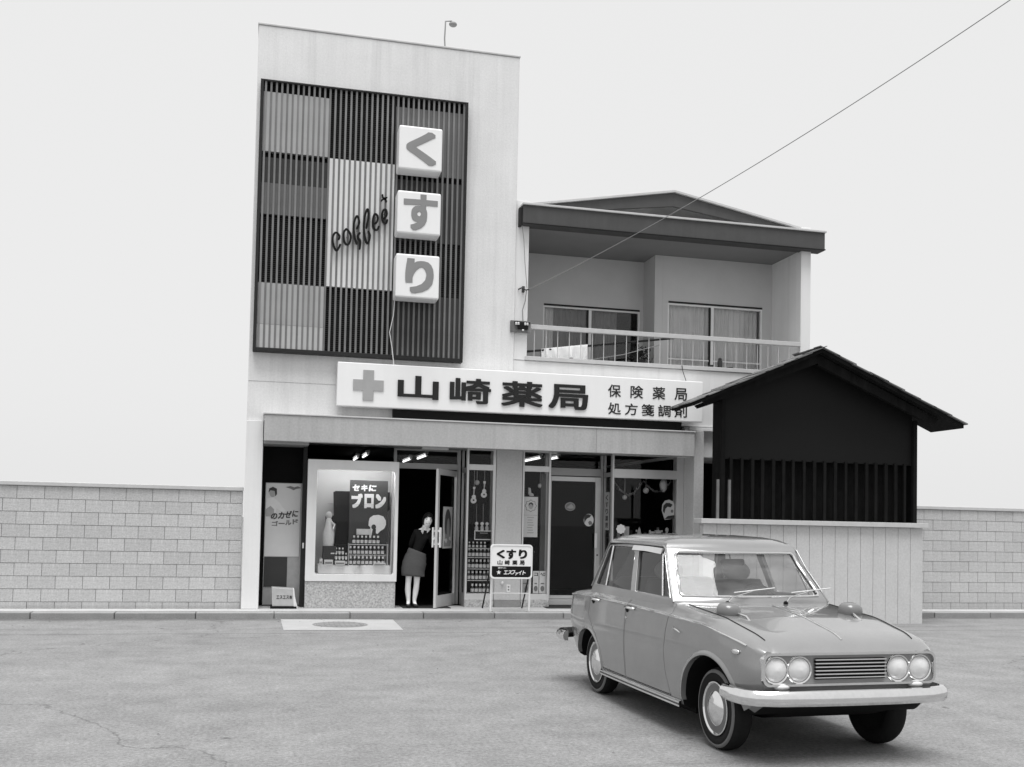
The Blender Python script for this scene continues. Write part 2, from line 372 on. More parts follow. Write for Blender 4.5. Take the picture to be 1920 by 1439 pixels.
def letters(s, x0, x1, z0, z1, y, material, parent, name='letter', bold=0.0, depth=0.01, shear=0.0, local=False, frame=None):
    """one mark fitted to the rectangle x0..x1, z0..z1, back at y, standing proud by depth towards -y"""
    me = text_mesh(s, bold, depth, shear); vs = me.vertices
    if not len(vs): print('EMPTY TEXT', s); return None
    a0, a1 = min(v.co.x for v in vs), max(v.co.x for v in vs); b0, b1 = min(v.co.y for v in vs), max(v.co.y for v in vs)
    for v in vs:
        v.co = Vector((x0 + (v.co.x-a0)/(a1-a0)*(x1-x0), y - depth*v.co.z, z0 + (v.co.y-b0)/max(b1-b0, 1e-6)*(z1-z0)))
    if frame is not None: me.transform(frame)
    me.flip_normals() if False else None
    bm = bmesh.new(); bm.from_mesh(me); bmesh.ops.recalc_face_normals(bm, faces=bm.faces); bm.to_mesh(me); bm.free()
    return link(name, me, material, parent, None, 0, local)

def boolean(a, b, op):
    """mesh a (op) mesh b -> new mesh"""
    oa = bpy.data.objects.new('a', a); ob = bpy.data.objects.new('b', b); COL.objects.link(oa); COL.objects.link(ob)
    md = oa.modifiers.new('b', 'BOOLEAN'); md.operation = op; md.object = ob; md.solver = 'EXACT'
    dg = bpy.context.evaluated_depsgraph_get(); me = bpy.data.meshes.new_from_object(oa.evaluated_get(dg))
    bpy.data.objects.remove(oa); bpy.data.objects.remove(ob); return me

def rrect(x0, x1, z0, z1, r, n=6):
    pts = []
    for cx, cz, a0 in ((x1-r, z1-r, 0), (x0+r, z1-r, 90), (x0+r, z0+r, 180), (x1-r, z0+r, 270)):
        for k in range(n+1): a = R(a0 + 90*k/n); pts.append((cx+r*math.cos(a), cz+r*math.sin(a)))
    return pts
def ellipse(cx, cz, rx, rz, n=28): return [(cx+rx*math.cos(2*math.pi*k/n), cz+rz*math.sin(2*math.pi*k/n)) for k in range(n)]
def flower(cx, cz, r, petals=8, amp=0.1, n=64): return [(cx+r*(1+amp*math.cos(petals*2*math.pi*k/n))*math.cos(2*math.pi*k/n), cz+r*(1+amp*math.cos(petals*2*math.pi*k/n))*math.sin(2*math.pi*k/n)) for k in range(n)]

# ================================================================== SETTING
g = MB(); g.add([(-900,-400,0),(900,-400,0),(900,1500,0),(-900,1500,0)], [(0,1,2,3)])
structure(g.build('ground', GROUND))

# raised step along the shop front: a concrete slab edged with kerb stones
STEP_Z = 0.10
pv = structure(MB().box(-14, 16, 16.62, 17.0, -0.05, STEP_Z).box(-0.36, 7.6, 17.0, 22.3, -0.05, STEP_Z).build('pavement', 'step'))
x = -14.0; k = 0
while x < 15.8:
    w = 1.18
    MB().box(x+0.006, x+w-0.006, 16.40+random.uniform(-.004,.004), 16.612, -0.05, STEP_Z-0.003+random.uniform(-.004,.003)).build('kerb_stone', 'kerb', pv, None, 0.012)
    x += w; k += 1
cp = structure(MB().add([(0.28,14.72,.004),(1.97,14.70,.004),(2.0,16.2,.004),(0.26,16.28,.004)], [(0,1,2,3)]).build('concrete_patch', 'patch'))
mh = thing('manhole_cover', 'dark round iron manhole cover set in the pale concrete patch', 'manhole cover', (1.12, 15.46, 0.0))
MB().lathe([(0,.012),(.36,.012),(.365,.006)], (1.12,15.46,0), 'z', 40).build('cover', 'iron', mh)
mb = MB()
for i in range(-4, 5):
    h = math.sqrt(max(.34**2-(i*.075)**2, 0)); mb.box(1.12+i*.075-.012, 1.12+i*.075+.012, 15.46-h, 15.46+h, .0125, .017)
mb.build('tread', 'iron', mh)
MB().lathe([(.375,.007),(.41,.007),(.41,.003)], (1.12,15.46,0), 'z', 40, False).build('ring', 'iron', mh)

# ================================================================== PHARMACY BUILDING
BL = -0.36                                   # left end
PB = thing('pharmacy_building', 'pale plastered pharmacy with tall left block, shop front and balcony wing', 'building', (3.6, 17.4, 0))
WY = 17.0
# tall three-storey block above the shop front
MB().box(BL, 4.075, WY, 24.5, 3.16, 9.70).build('tower_wall', 'plaster', PB, None, 0.01)
MB().box(BL-.012, 4.087, WY-.014, 24.52, 9.702, 9.735).build('coping', 'flash', PB, None, 0.006)
mb = MB()
mb.box(BL+.01, 1.05, WY-.004, WY+.01, 3.80, 3.806); mb.build('wall_joint', 'fascia', PB)
# lower band to the right under the balcony, running to the wing's end
WX1 = 9.75
MB().box(4.078, WX1, WY+.04, 24.4, 3.38, 4.40).build('wing_band', 'wing', PB, None, 0.01)
MB().box(7.30, WX1, WY+.10, 24.3, 2.83, 3.375).build('wing_lower_band', 'wing', PB, None, 0.01)
MB().box(7.36, WX1, WY-.02, WY+.12, 3.30, 3.36).build('string_course', 'whitepaint', PB, None, 0.006)
# canopy fascia with top flashing, soffit
MB().box(-0.08, 7.325, 16.70, 16.86, 2.815, 3.235).build('fascia', 'fascia', PB, None, 0.006)
MB().box(-0.10, 7.34, 16.685, 17.0, 3.238, 3.262).build('fascia_flashing', 'flash', PB, None, 0.004)
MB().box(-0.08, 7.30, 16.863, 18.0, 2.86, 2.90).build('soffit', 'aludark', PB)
MB().box(5.498, 5.503, 16.697, 16.705, 2.82, 3.23).build('panel_joint', 'woodgrey', PB)
# piers
MB().box(BL, -0.09, 16.95, 22.0, STEP_Z, 3.155).build('pier', 'wing', PB, None, 0.01)
MB().box(7.43, 7.615, 16.95, 22.0, 0.0, 3.29).build('pier', 'column', PB, None, 0.01)
MB().box(3.905, 4.375, 17.40, 17.9, STEP_Z+.12, 2.855).build('column', 'column', PB, None, 0.006)
MB().box(3.905, 4.375, 17.37, 17.9, STEP_Z, STEP_Z+.117).build('column_base', 'kerb', PB, None, 0.006)
# dark shop interior
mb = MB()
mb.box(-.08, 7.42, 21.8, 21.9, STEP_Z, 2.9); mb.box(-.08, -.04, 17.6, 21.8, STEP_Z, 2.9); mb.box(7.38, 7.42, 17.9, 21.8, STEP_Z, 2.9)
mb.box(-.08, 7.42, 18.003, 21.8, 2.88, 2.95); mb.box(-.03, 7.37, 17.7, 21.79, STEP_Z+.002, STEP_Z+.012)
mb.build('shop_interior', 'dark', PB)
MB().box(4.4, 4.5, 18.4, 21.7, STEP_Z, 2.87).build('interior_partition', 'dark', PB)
# ground-floor passage wall right of the pier
MB().box(7.62, WX1, 18.6, 18.75, 0, 2.825).build('passage_wall', 'darkwood', PB)
MB().box(9.6, WX1, 17.2, 24, 0, 2.825).build('passage_side', 'wing', PB)

# --- shop windows: frame parts with glass panes as sub-parts
def frame_rect(x0, x1, z0, z1, y0, y1, wl, wr, wt, wb):
    mb = MB(); mb.box(x0, x0+wl, y0, y1, z0, z1); mb.box(x1-wr, x1, y0, y1, z0, z1)
    mb.box(x0+wl, x1-wr, y0+.002, y1-.002, z1-wt, z1); mb.box(x0+wl, x1-wr, y0+.002, y1-.002, z0, z0+wb); return mb
def shop_window(name, x0, x1, z0, z1, tr0, tr1, wl=.045, wr=.045):
    w = frame_rect(x0, x1, z0, 2.855, 17.40, 17.47, wl, wr, .02, .10).build(name, 'alu', PB, None, 0.003)
    MB().box(x0+wl, x1-wr, 17.395, 17.465, tr0, tr1).build('transom', 'alu', w, None, 0.003)
    MB().box(x0+wl, x1-wr, 17.44, 17.446, z0+.10, tr0).build('pane', GLASS, w)
    MB().box(x0+wl, x1-wr, 17.44, 17.446, tr1, 2.835).build('pane', GLASS, w)
    MB().box(x0, x1, 17.385, 17.5, STEP_Z, z0).build('plinth', 'terrazzo', w, None, 0.004)
    return w
shop_window('shop_window', 3.38, 3.895, .23, 2.5, 2.485, 2.585, .035, .05)
shop_window('shop_window', 4.385, 4.90, .23, 2.5, 2.49, 2.59, .03, .035)
shop_window('shop_window', 6.05, 7.425, .23, 2.5, 2.43, 2.59, .035, .13)
# glazed returns beside the recessed doors
def glazed_return(x, label):
    w = MB().box(x-.02, x+.02, 17.475, 17.51, STEP_Z, 2.855).box(x-.02, x+.02, 17.86, 17.90, STEP_Z, 2.855).box(x-.018, x+.018, 17.51, 17.86, STEP_Z, .33).box(x-.018, x+.018, 17.51, 17.86, 2.45, 2.53).build('side_window', 'aludark', PB, None, .003)
    MB().box(x-.003, x+.003, 17.51, 17.86, .33, 2.45).build('pane', GLASS, w)
glazed_return(3.40, ''); glazed_return(6.07, '')

# --- recessed doorway 1 with its leaf standing open
DY = 17.90
mb = MB(); mb.box(2.16, 2.21, DY, DY+.07, STEP_Z, 2.855); mb.box(3.30, 3.36, DY, DY+.07, STEP_Z, 2.855); mb.box(2.21, 3.30, DY, DY+.07, 2.50, 2.60); mb.box(2.21, 3.30, DY, DY+.07, 2.82, 2.855)
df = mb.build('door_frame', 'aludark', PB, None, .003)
MB().box(2.21, 3.30, DY+.03, DY+.036, 2.60, 2.82).build('transom_pane', GLASS, df)
MB().box(2.55, 3.0, 17.15, 17.24, 2.80, 2.85).build('door_closer_box', 'alu', PB, None, .004)
# leaf, local: hinge at origin, leaf along -x, outside face at -y
def door_leaf(loc, rot, W, H, label):
    d = bpy.data.objects.new('door', None); COL.objects.link(d); d.parent = PB; d.location = Vector(loc) - PB.location; d.rotation_euler.z = rot
    d['label'] = label
    mb = MB(); mb.box(-.07, 0, -.022, .022, 0, H); mb.box(-W, -W+.085, -.022, .022, 0, H); mb.box(-W+.085, -.07, -.02, .02, H-.10, H); mb.box(-W+.085, -.07, -.02, .02, 0, .20)
    mb.build('door_frame', 'alu', d, None, .004, True)
    MB().box(-W+.085, -.07, -.003, .003, .20, H-.10).build('pane', GLASS, d, None, 0, True)
    mb = MB(); mb.box(-W+.005, -W+.075, -.075, -.055, 1.02, 1.36); mb.box(-W+.03, -W+.05, -.056, -.02, 1.06, 1.10); mb.box(-W+.03, -W+.05, -.056, -.02, 1.28, 1.32)
    mb.box(-W-.012, -W+.062, .05, .07, 1.02, 1.36); mb.box(-W+.03, -W+.05, .02, .052, 1.06, 1.10); mb.box(-W+.03, -W+.05, .02, .052, 1.28, 1.32)
    mb.build('handle', 'white', d, None, .005, True)
    return d
ang = math.atan2(17.88-17.06, 3.29-2.80)            # leaf swung out over the step
D1 = door_leaf((3.29, 17.88, STEP_Z+.012), ang, .955, 2.36, 'aluminium glazed door standing open beside the woman')
pm = MB(); pm.box(-.66, -.22, -.012, -.008, 1.0, 1.72)
pst = pm.build('poster', 'papergrey', D1, None, 0, True)
MB().prism(ellipse(-.44, 1.42, .15, .26), -.0145, -.0125).build('poster_print', 'printdark', D1, None, 0, True)
MB().prism(ellipse(-.42, 1.32, .07, .20), -.0165, -.0148).build('poster_print', 'printmid', D1, None, 0, True)
MB().prism([(-.62,1.03),(-.30,1.03),(-.26,1.12),(-.40,1.16),(-.5,1.08),(-.60,1.14)], -.0145, -.0125).build('poster_print', 'printmid', D1, None, 0, True)
MB().prism([(-.58,1.16),(-.3,1.2),(-.28,1.6),(-.33,1.25),(-.55,1.25)], -.0145, -.0125).build('poster_print', 'printmid', D1, None, 0, True)

# --- recessed doorway 2, leaf shut
mb = MB(); mb.box(4.93, 4.99, DY, DY+.07, STEP_Z, 2.855); mb.box(6.0, 6.045, DY, DY+.07, STEP_Z, 2.855); mb.box(4.99, 6.0, DY, DY+.07, 2.46, 2.60)
df = mb.build('door_frame', 'aludark', PB, None, .003)
MB().box(4.99, 6.0, DY+.03, DY+.036, 2.60, 2.85).build('transom_pane', GLASS, df)
MB().box(4.93, 6.04, 17.72, 17.96, STEP_Z+.013, STEP_Z+.11).build('threshold', 'alu', PB, None, .004)
d2 = bpy.data.objects.new('door', None); COL.objects.link(d2); d2.parent = PB; d2.location = Vector((4.99, DY-.01, STEP_Z+.115)) - PB.location
d2['label'] = 'shut glazed door with round stickers on black glass'
W2, H2 = 1.0, 2.23
mb = MB(); mb.box(0, .055, -.022, .022, 0, H2); mb.box(W2-.10, W2, -.022, .022, 0, H2); mb.box(.055, W2-.10, -.02, .02, H2-.085, H2); mb.box(.055, W2-.10, -.02, .02, 0, .06)
mb.build('door_frame', 'alu', d2, None, .004, True)
MB().box(.055, W2-.10, -.003, .003, .06, H2-.085).build('pane', GLASS, d2, None, 0, True)
mb = MB(); mb.box(W2-.12, W2-.07, -.075, -.055, .93, 1.20); mb.box(W2-.105, W2-.085, -.056, -.02, .97, 1.0); mb.box(W2-.105, W2-.085, -.056, -.02, 1.12, 1.15); mb.build('handle', 'white', d2, None, .005, True)
MB().lathe([(0,-.03),(.014,-.03),(.016,-.02)], (W2-.05, 0, .80), 'y', 12).build('lock', 'slatframe', d2, None, 0, True)
st = MB().prism(ellipse(.42, 1.68, .098, .078), -.006, -.0035).build('sticker', 'papergrey', d2, None, 0, True)
MB().prism(ellipse(.42, 1.68, .086, .066), -.0075, -.0062).build('sticker_print', 'printmid', st, None, 0, True)
MB().prism([(.35,1.66),(.40,1.70),(.44,1.73),(.48,1.69),(.49,1.65),(.42,1.64)], -.0086, -.0077).build('sticker_print', 'papergrey', st, None, 0, True)
st = MB().prism(ellipse(.78, 1.44, .095, .115), -.006, -.0035).build('sticker', 'paper', d2, None, 0, True)
MB().prism([(.69,1.47),(.71,1.53),(.77,1.55),(.83,1.53),(.80,1.49),(.75,1.47),(.72,1.43),(.70,1.38)], -.0075, -.0062).build('sticker_print', 'printdark', st, None, 0, True)
MB().prism([(.77,1.40),(.80,1.43),(.84,1.41),(.85,1.36),(.79,1.35)], -.0075, -.0062).build('sticker_print', 'printmid', st, None, 0, True)

# --- display case built into the front
CY0 = 17.15
dc = MB()
out = [(.645,.545),(2.16,.545),(2.16,2.565),(.645,2.565)]
def frame_hole(outer, hole, y0, y1):
    """flat plate with one hole, extruded"""
    bm = bmesh.new()
    def ring(pts): 
        vs = [bm.verts.new((x, y0, z)) for x, z in pts]; return [bm.edges.new((vs[i], vs[(i+1) % len(vs)])) for i in range(len(vs))]
    e = ring(outer) + ring(hole); bmesh.ops.triangle_fill(bm, use_beauty=True, use_dissolve=False, edges=e)
    r = bmesh.ops.extrude_face_region(bm, geom=bm.faces[:]); bmesh.ops.translate(bm, verts=[v for v in r['geom'] if isinstance(v, bmesh.types.BMVert)], vec=(0, y1-y0, 0))
    bmesh.ops.recalc_face_normals(bm, faces=bm.faces); me = bpy.data.meshes.new('f'); bm.to_mesh(me); bm.free(); return me
hole = rrect(.80, 2.105, .66, 2.405, .05)
case = link('display_case', frame_hole(out, hole, CY0, CY0+.07), 'casewhite', PB, None, 0.004)
MB().box(.80-.02, 2.125, CY0+.035, CY0+.041, .64, 2.425).build('pane', GLASS, case)
mb = MB(); mb.box(.648, .70, CY0+.071, 18.0, .548, 2.56); mb.box(2.11, 2.157, CY0+.071, 17.85, .548, 2.56); mb.box(.70, 2.11, CY0+.071, 18.0, 2.50, 2.56); mb.build('case_side', 'casewhite', case)
MB().box(.70, 2.11, 17.83, 17.86, .65, 2.50).build('case_back', 'display', case)
MB().box(.70, 2.11, CY0+.071, 17.829, .60, .66).build('case_floor', 'whitepaint', case)
MB().box(.65, 2.145, CY0+.02, 18.0, STEP_Z, .54).build('case_plinth', 'terrazzo', case, None, .005)
MB().tube([(2.075, CY0+.12, .67), (2.075, CY0+.12, 2.49)], .012).build('case_post', 'alu', case)
MB().box(1.0, 2.09, 17.45, 17.65, 1.83, 1.84).build('glass_shelf', GLASSBAL, case)
MB().box(.86, 2.07, CY0+.16, 17.78, .661, .81).build('display_table', 'whitepaint', case, None, .01)
# left bay: dark panel
MB().box(-.085, .62, 17.62, 17.66, STEP_Z, 2.855).build('bay_panel', 'dark', PB)
MB().box(.575, .64, 17.35, 17.6, STEP_Z, 2.855).build('bay_post', 'slatframe', PB, None, .003)
MB().box(.595, .62, 17.33, 17.349, 1.08, 1.17).build('switch_plate', 'whitepaint', PB, None, .003)
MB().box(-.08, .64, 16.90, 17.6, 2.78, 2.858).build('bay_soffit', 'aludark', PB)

# --- balcony wing
BY = 17.05
MB().box(4.08, 4.315, BY-.02, 19.0, 4.403, 7.2).build('wing_pier', 'wing', PB, None, .008)
MB().box(4.28, WX1, BY-.045, 18.9, 4.403, 4.475).build('balcony_slab', 'flash', PB, None, .006)
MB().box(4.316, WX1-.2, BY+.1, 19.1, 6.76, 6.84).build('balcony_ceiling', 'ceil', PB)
MB().box(WX1-.2, WX1, BY-.02, 19.0, 4.476, 7.2).build('wing_pier', 'wing', PB, None, .008)
def wall_with_window(name, x0, x1, z0, z1, y, th, wx0, wx1, wz1, material):
    mb = MB(); mb.box(x0, wx0, y, y+th, z0, z1); mb.box(wx1, x1, y, y+th, z0, z1); mb.box(wx0, wx1, y, y+th, wz1, z1); return mb.build(name, material, PB)
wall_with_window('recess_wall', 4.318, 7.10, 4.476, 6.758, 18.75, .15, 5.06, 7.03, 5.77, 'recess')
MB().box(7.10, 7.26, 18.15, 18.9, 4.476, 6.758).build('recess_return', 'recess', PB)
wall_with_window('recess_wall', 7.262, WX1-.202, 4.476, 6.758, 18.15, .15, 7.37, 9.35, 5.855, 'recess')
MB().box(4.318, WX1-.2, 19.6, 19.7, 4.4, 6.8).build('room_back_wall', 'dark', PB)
def sliding_window(x0, x1, z1, y, mid, parts):
    z0 = 4.48
    w = frame_rect(x0, x1, z0, z1, y-.01, y+.05, .03, .03, .03, .03).build('sliding_window', 'whitepaint', PB, None, .002)
    MB().box(x0+.01, x1-.01, y-.03, y+.04, z1+.002, z1+.035).build('window_hood', 'slatframe', w)
    MB().box(mid-.035, mid+.02, y+.0, y+.055, z0+.03, z1-.03).build('mullion', 'whitepaint', w)
    MB().box(mid-.07, mid-.037, y+.012, y+.045, z0+.03, z1-.03).build('mullion', 'slatframe', w)
    MB().box(x0+.03, mid-.075, y+.03, y+.035, z0+.03, z1-.03).build('pane', GLASSBAL, w)
    MB().box(mid+.025, x1-.03, y+.03, y+.035, z0+.03, z1-.03).build('pane', GLASSBAL, w)
    for cx0, cx1, m in parts:
        mb = MB(); n = int((cx1-cx0)/.012); pts = []
        for i in range(n+1):
            xx = cx0+(cx1-cx0)*i/n; yy = y+.12+.018*math.sin(xx*62+1.3*math.sin(xx*11)); pts.append((xx, yy))
        mb.add([(a, b, z0+.02) for a, b in pts]+[(a, b, z1-.01) for a, b in pts], [(i, i+1, i+n+2, i+n+1) for i in range(n)])
        mb.build('curtain', m, w, 180)
    return w
sliding_window(5.06, 7.03, 5.77, 18.77, 6.02, [(5.09, 5.30, 'curtain'), (5.30, 5.99, 'netcurtain'), (6.04, 6.60, 'netcurtain')])
w2 = sliding_window(7.37, 9.35, 5.855, 18.17, 8.31, [(7.40, 8.27, 'curtain'), (8.33, 9.3, 'curtain')])
MB().box(7.40, 9.32, 18.185, 18.20, 4.775, 4.80).build('window_bar', 'whitepaint', w2)
# railing
rl = MB().box(4.316, WX1-.2, BY-.03, BY+.03, 4.955, 5.035).build('railing', 'flash', PB, None, .006)
i = 0; xx = 4.45
while xx < WX1-.25:
    MB().box(xx-.0055, xx+.0055, BY-.0055, BY+.0055, 4.475, 4.955).build('baluster', 'flash', rl); xx += .212
# eave beam and gable
MB().box(4.165, 9.95, BY-.17, BY+.09, 6.745, 7.075).build('eave_beam', 'eave', PB, None, .01)
MB().box(4.15, 9.97, BY-.20, BY+.11, 7.078, 7.115).build('gutter', 'flash', PB, None, .006)
MB().tube([(4.165,BY-.185,6.76),(9.95,BY-.185,6.76)], .012).build('beam_trim', 'slatframe', PB)
MB().box(4.11, 4.163, BY-.12, BY+.3, 6.72, 7.05).build('downpipe_head', 'slatframe', PB, None, .01)
pk, zpk, sl = 7.15, 7.73, .182
for s in (-1, 1):
    xe = pk+s*2.75; ze = zpk-sl*2.75
    MB().prism([(pk,zpk),(pk,zpk-.25),(xe,ze-.12),(xe,ze)], BY+.35, BY+.41).build('barge_board', 'eave', PB, None, .004)
    MB().prism([(pk,zpk+.04),(pk,zpk+.004),(xe+s*.1,ze-.014),(xe+s*.1,ze+.022)], BY+.30, 24.0).build('roof_slope', 'flash', PB)
MB().prism([(pk-2.6,7.12),(pk+2.6,7.12),(pk,zpk-.26)], BY+.95, BY+1.0).build('gable_panel', 'slatframe', PB)
MB().box(4.7, 9.5, BY+.1, 19.5, 7.02, 7.06).build('wing_flat_roof', 'flash', PB)
vp = thing('roof_vent', 'small white vent pipe on the roof slope of the balcony wing', 'vent', (4.93, 18.6, 7.2))
MB().lathe([(.05,0),(.05,.25),(.085,.26),(.085,.32),(.0,.36)], (4.93,18.6,7.2), 'z', 14).build('vent_pipe', 'whitepaint', vp, 40)
MB().lathe([(.085,.13),(.088,.14),(.088,.17),(.085,.18)], (4.93,18.6,7.2), 'z', 14, False).build('vent_collar', 'whitepaint', vp, 40)

MB().box(2.0, 7.15, 16.88, 16.995, 3.268, 3.75).build('sign_shade_board', 'black', PB, None, .004)  # black board added as the shade of the recess behind the sign
# boundary walls of concrete block closing the plots on both sides
def block_wall(x0, n, yy, lb, rows=10):
    t = thing('block_wall', lb, 'wall', (x0+n*.2, yy+.07, 0)); bm_ = []
    MB().box(x0+.02, x0+n*.4-.02, yy+.012, yy+.13, 0, rows*.2).build('mortar', 'kerb', t)
    me_ = MB().box(.004, .396, 0, .14, .004, .196).mesh('block'); me_.materials.append(M['block'])
    for r_ in range(rows):
        for c_ in range(n):
            if r_ % 2 and c_ == n-1: continue
            o = bpy.data.objects.new('block', me_); COL.objects.link(o); o.parent = t
            o.location = Vector((x0+(c_+.5*(r_ % 2))*.4, yy+random.uniform(-.002,.003), r_*.2))-t.location
    mh_ = MB().box(.004, .196, 0, .14, .004, .196).mesh('half_block'); mh_.materials.append(M['block'])
    for r_ in range(1, rows, 2):
        for xx in (x0, x0+n*.4-.2):
            o = bpy.data.objects.new('half_block', mh_); COL.objects.link(o); o.parent = t; o.location = Vector((xx, yy, r_*.2))-t.location
    MB().box(x0, x0+n*.4, yy-.03, yy+.17, rows*.2+.002, rows*.2+.07).build('coping', 'flash', t, None, .01)
block_wall(BL-.02-13*.4, 13, 17.10, 'pale concrete block wall left of the pharmacy')
block_wall(WX1+.02, 15, 17.30, 'pale concrete block wall right of the balcony wing')
# ================================================================== SLATTED SCREEN on the tall block
SS = thing('slatted_screen', 'large dark slatted screen on the upper wall left of the lettered boxes', 'screen', (1.42, WY, 4.27))
fx0, fx1, fz0, fz1 = -.30, 3.15, 4.27, 8.735
FY = 16.85
mb = MB(); mb.box(fx0, fx0+.05, FY-.02, WY, fz0, fz1); mb.box(fx1-.05, fx1, FY-.02, WY, fz0, fz1); mb.box(fx0+.05, fx1-.05, FY-.018, WY, fz1-.03, fz1); mb.box(fx0+.05, fx1-.05, FY-.018, WY, fz0, fz0+.06)
mb.build('frame', 'slatframe', SS, None, .004)
PYb = 16.955
c1, c2 = .835, 1.925
cells = [(-.25,c1,8.55,8.70,'p_dark'),(-.25,c1,7.56,8.55,'p_light'),(-.25,c1,7.47,7.56,'p_dark'),(-.25,c1,7.05,7.47,'p_dim'),(-.25,c1,6.53,7.05,'p_mid'),(-.25,c1,5.40,6.53,'p_dark'),(-.25,c1,4.72,5.40,'p_light'),(-.25,c1,4.32,4.72,'p_lighter'),
 (c1,c2,7.55,8.70,'p_dark'),(c1,c2,5.41,7.55,'p_white'),(c1,c2,4.32,5.41,'p_dark'),
 (c2,3.1,8.55,8.70,'p_dark'),(c2,3.1,7.42,8.55,'p_mid'),(c2,3.1,7.32,7.42,'p_dark'),(c2,3.1,6.28,7.32,'p_dim'),(c2,3.1,5.37,6.28,'p_dark'),(c2,3.1,4.32,5.37,'p_dim')]
for a, b, z0, z1, m in cells:
    MB().box(a+.002, b-.002, (FY+.028 if m in ('p_white','p_light','p_lighter') else FY+.045 if m in ('p_mid','p_dim') else PYb), PYb+.04, z0+.002, z1-.002).build('backing_panel', m, SS)
for a, b, z0, z1 in ((-.25,c1,5.42,6.5),(c1,c2,7.57,8.68),(c1,c2,4.34,5.39),(c2,3.1,5.4,6.25)):
    mb = MB(); z = z0
    while z < z1: mb.box(a+.004, b-.004, PYb-.022, PYb-.004, z, z+.014); z += .034
    lo = mb.build('louvre', 'louvre', SS); lo['kind'] = 'stuff'
me = MB().box(-.016,.016,FY,FY+.026,fz0+.06,fz1-.03).mesh('slat'); me.transform(Matrix.Translation((0,-WY,-fz0))); me.materials.append(M['slat'])
xx = fx0+.085; n = 0
while xx < fx1-.06:
    o = bpy.data.objects.new('slat', me); COL.objects.link(o); o.parent = SS; o.location = (xx-1.42, random.uniform(-.003,.003), 0); xx += .0868; n += 1
for xd in (c1-.02, c2-.02): MB().box(xd, xd+.035, FY+.06, WY, fz0+.06, fz1-.03).build('divider', 'slatframe', SS)
for zz in (7.44, 5.39): MB().box(c2+.02, fx1-.05, FY+.06, FY+.085, zz, zz+.03).build('cross_bar', 'slatframe', SS)

# script lettering, bent from flat black strip
def script_letter(pts, parent, closed=False, w=.028):
    """flat strip with chisel ends through points x,z"""
    P = [Vector((a, 0, b)) for a, b in pts]
    # catmull-rom
    Q = []
    n = len(P)
    for i in range(n-1):
        p0, p1, p2, p3 = P[max(i-1,0)], P[i], P[i+1], P[min(i+2,n-1)]
        for k in range(6):
            t = k/6; Q.append(0.5*((2*p1)+(-p0+p2)*t+(2*p0-5*p1+4*p2-p3)*t*t+(-p0+3*p1-3*p2+p3)*t**3))
    Q.append(P[-1]); rings = []
    for i, q in enumerate(Q):
        t = (Q[min(i+1,len(Q)-1)]-Q[max(i-1,0)]).normalized(); nn = Vector((t.z, 0, -t.x)); ww = w*(.62+.5*abs(t.z))
        if i in (0, len(Q)-1): ww *= .5
        rings.append([q+nn*ww+Vector((0,-.02,0)), q-nn*ww+Vector((0,-.02,0)), q-nn*ww+Vector((0,.02,0)), q+nn*ww+Vector((0,.02,0))])
    return rings
CF = thing('script_lettering', 'black handwritten coffee lettering rising across the white screen panel', 'lettering', (1.35, 16.81, 6.0))
CFY = 16.81
def px(xp, yp):      # letter strokes measured on the screen, metres in its plane
    return (0.9245 + (xp-185)*0.001096 + (yp-1200)*0.000030, 5.9923 + (xp-185)*0.000090 - (yp-1200)*0.001108)
strokes = [
 [(275,1040),(290,985),(240,930),(195,985),(195,1100),(240,1200),(280,1160),(305,1105)],
 [(400,870),(355,930),(360,1060),(405,1115),(450,1060),(455,960),(400,880)],
 [(600,930),(560,990),(600,1060),(590,1185)],
 [(548,1110),(510,960),(505,800),(552,680),(585,780),(545,880)],
 [(715,905),(745,980),(715,1095),(680,1040),(655,900),(665,700),(710,575),(725,690),(690,870)],
 [(815,800),(855,760),(860,680),(820,650),(790,740),(800,860),(850,890),(885,830)],
 [(955,720),(1000,660),(985,580),(945,600),(930,680),(950,775),(990,785),(1010,730)],
]
for s in strokes:
    rg = [[Vector(v)+Vector((0, CFY, 0)) for v in r] for r in script_letter([px(a, b) for a, b in s], CF, w=.0155)]
    MB().loft(rg).build('letter', 'black', CF, 35)
mb = MB()
for s in ([(935,350),(945,400),(990,440)],[(915,450),(950,420),(1010,395)],[(960,400),(985,430),(995,470)]):
    rg = [[Vector(v)+Vector((0, CFY, 0)) for v in r] for r in script_letter([px(a, b) for a, b in s], CF, w=.012)]; mb.loft(rg)
mb.build('flourish', 'black', CF)
mb = MB()
for (a, b) in ((240,1200),(400,1000),(550,900),(700,800),(830,700),(960,650)):
    X, Z = px(a, b); mb.tube([(X, CFY+.02, Z), (X, FY, Z)], .006)
mb.build('stand_off', 'black', CF)

# ================================================================== LETTERED BOX SIGNS
def lettered_box(ch, z0, z1, label, lx0, lx1, lz0, lz1, bold):
    x0, x1 = 1.935, 2.655
    t = thing('sign_box', label, 'sign', ((x0+x1)/2, 16.65, z0), 0, 'stacked lettered sign boxes')
    mb = MB(); mb.box(x0, x1, 16.45, 16.80, z0, z1); mb.build('box', 'white', t, None, .025)
    mb = MB(); mb.box(x0+.15, x0+.2, 16.80, 16.86, z0+.1, z1-.1); mb.box(x1-.2, x1-.15, 16.80, 16.86, z0+.1, z1-.1); mb.build('bracket', 'slatframe', t)
    letters(ch, x0+lx0, x0+lx1, z0+lz0, z0+lz1, 16.449, 'letgrey', t, 'letter', bold, .006)
lettered_box('く', 7.35, 8.075, 'top white sign box with one grey angled letter', .12, .62, .085, .645, .042)
lettered_box('す', 6.285, 6.99, 'middle white sign box with a looped grey letter', .10, .665, .055, .66, .042)
lettered_box('り', 5.225, 5.945, 'bottom white sign box with a curved two-stroke grey letter', .155, .625, .075, .65, .05)
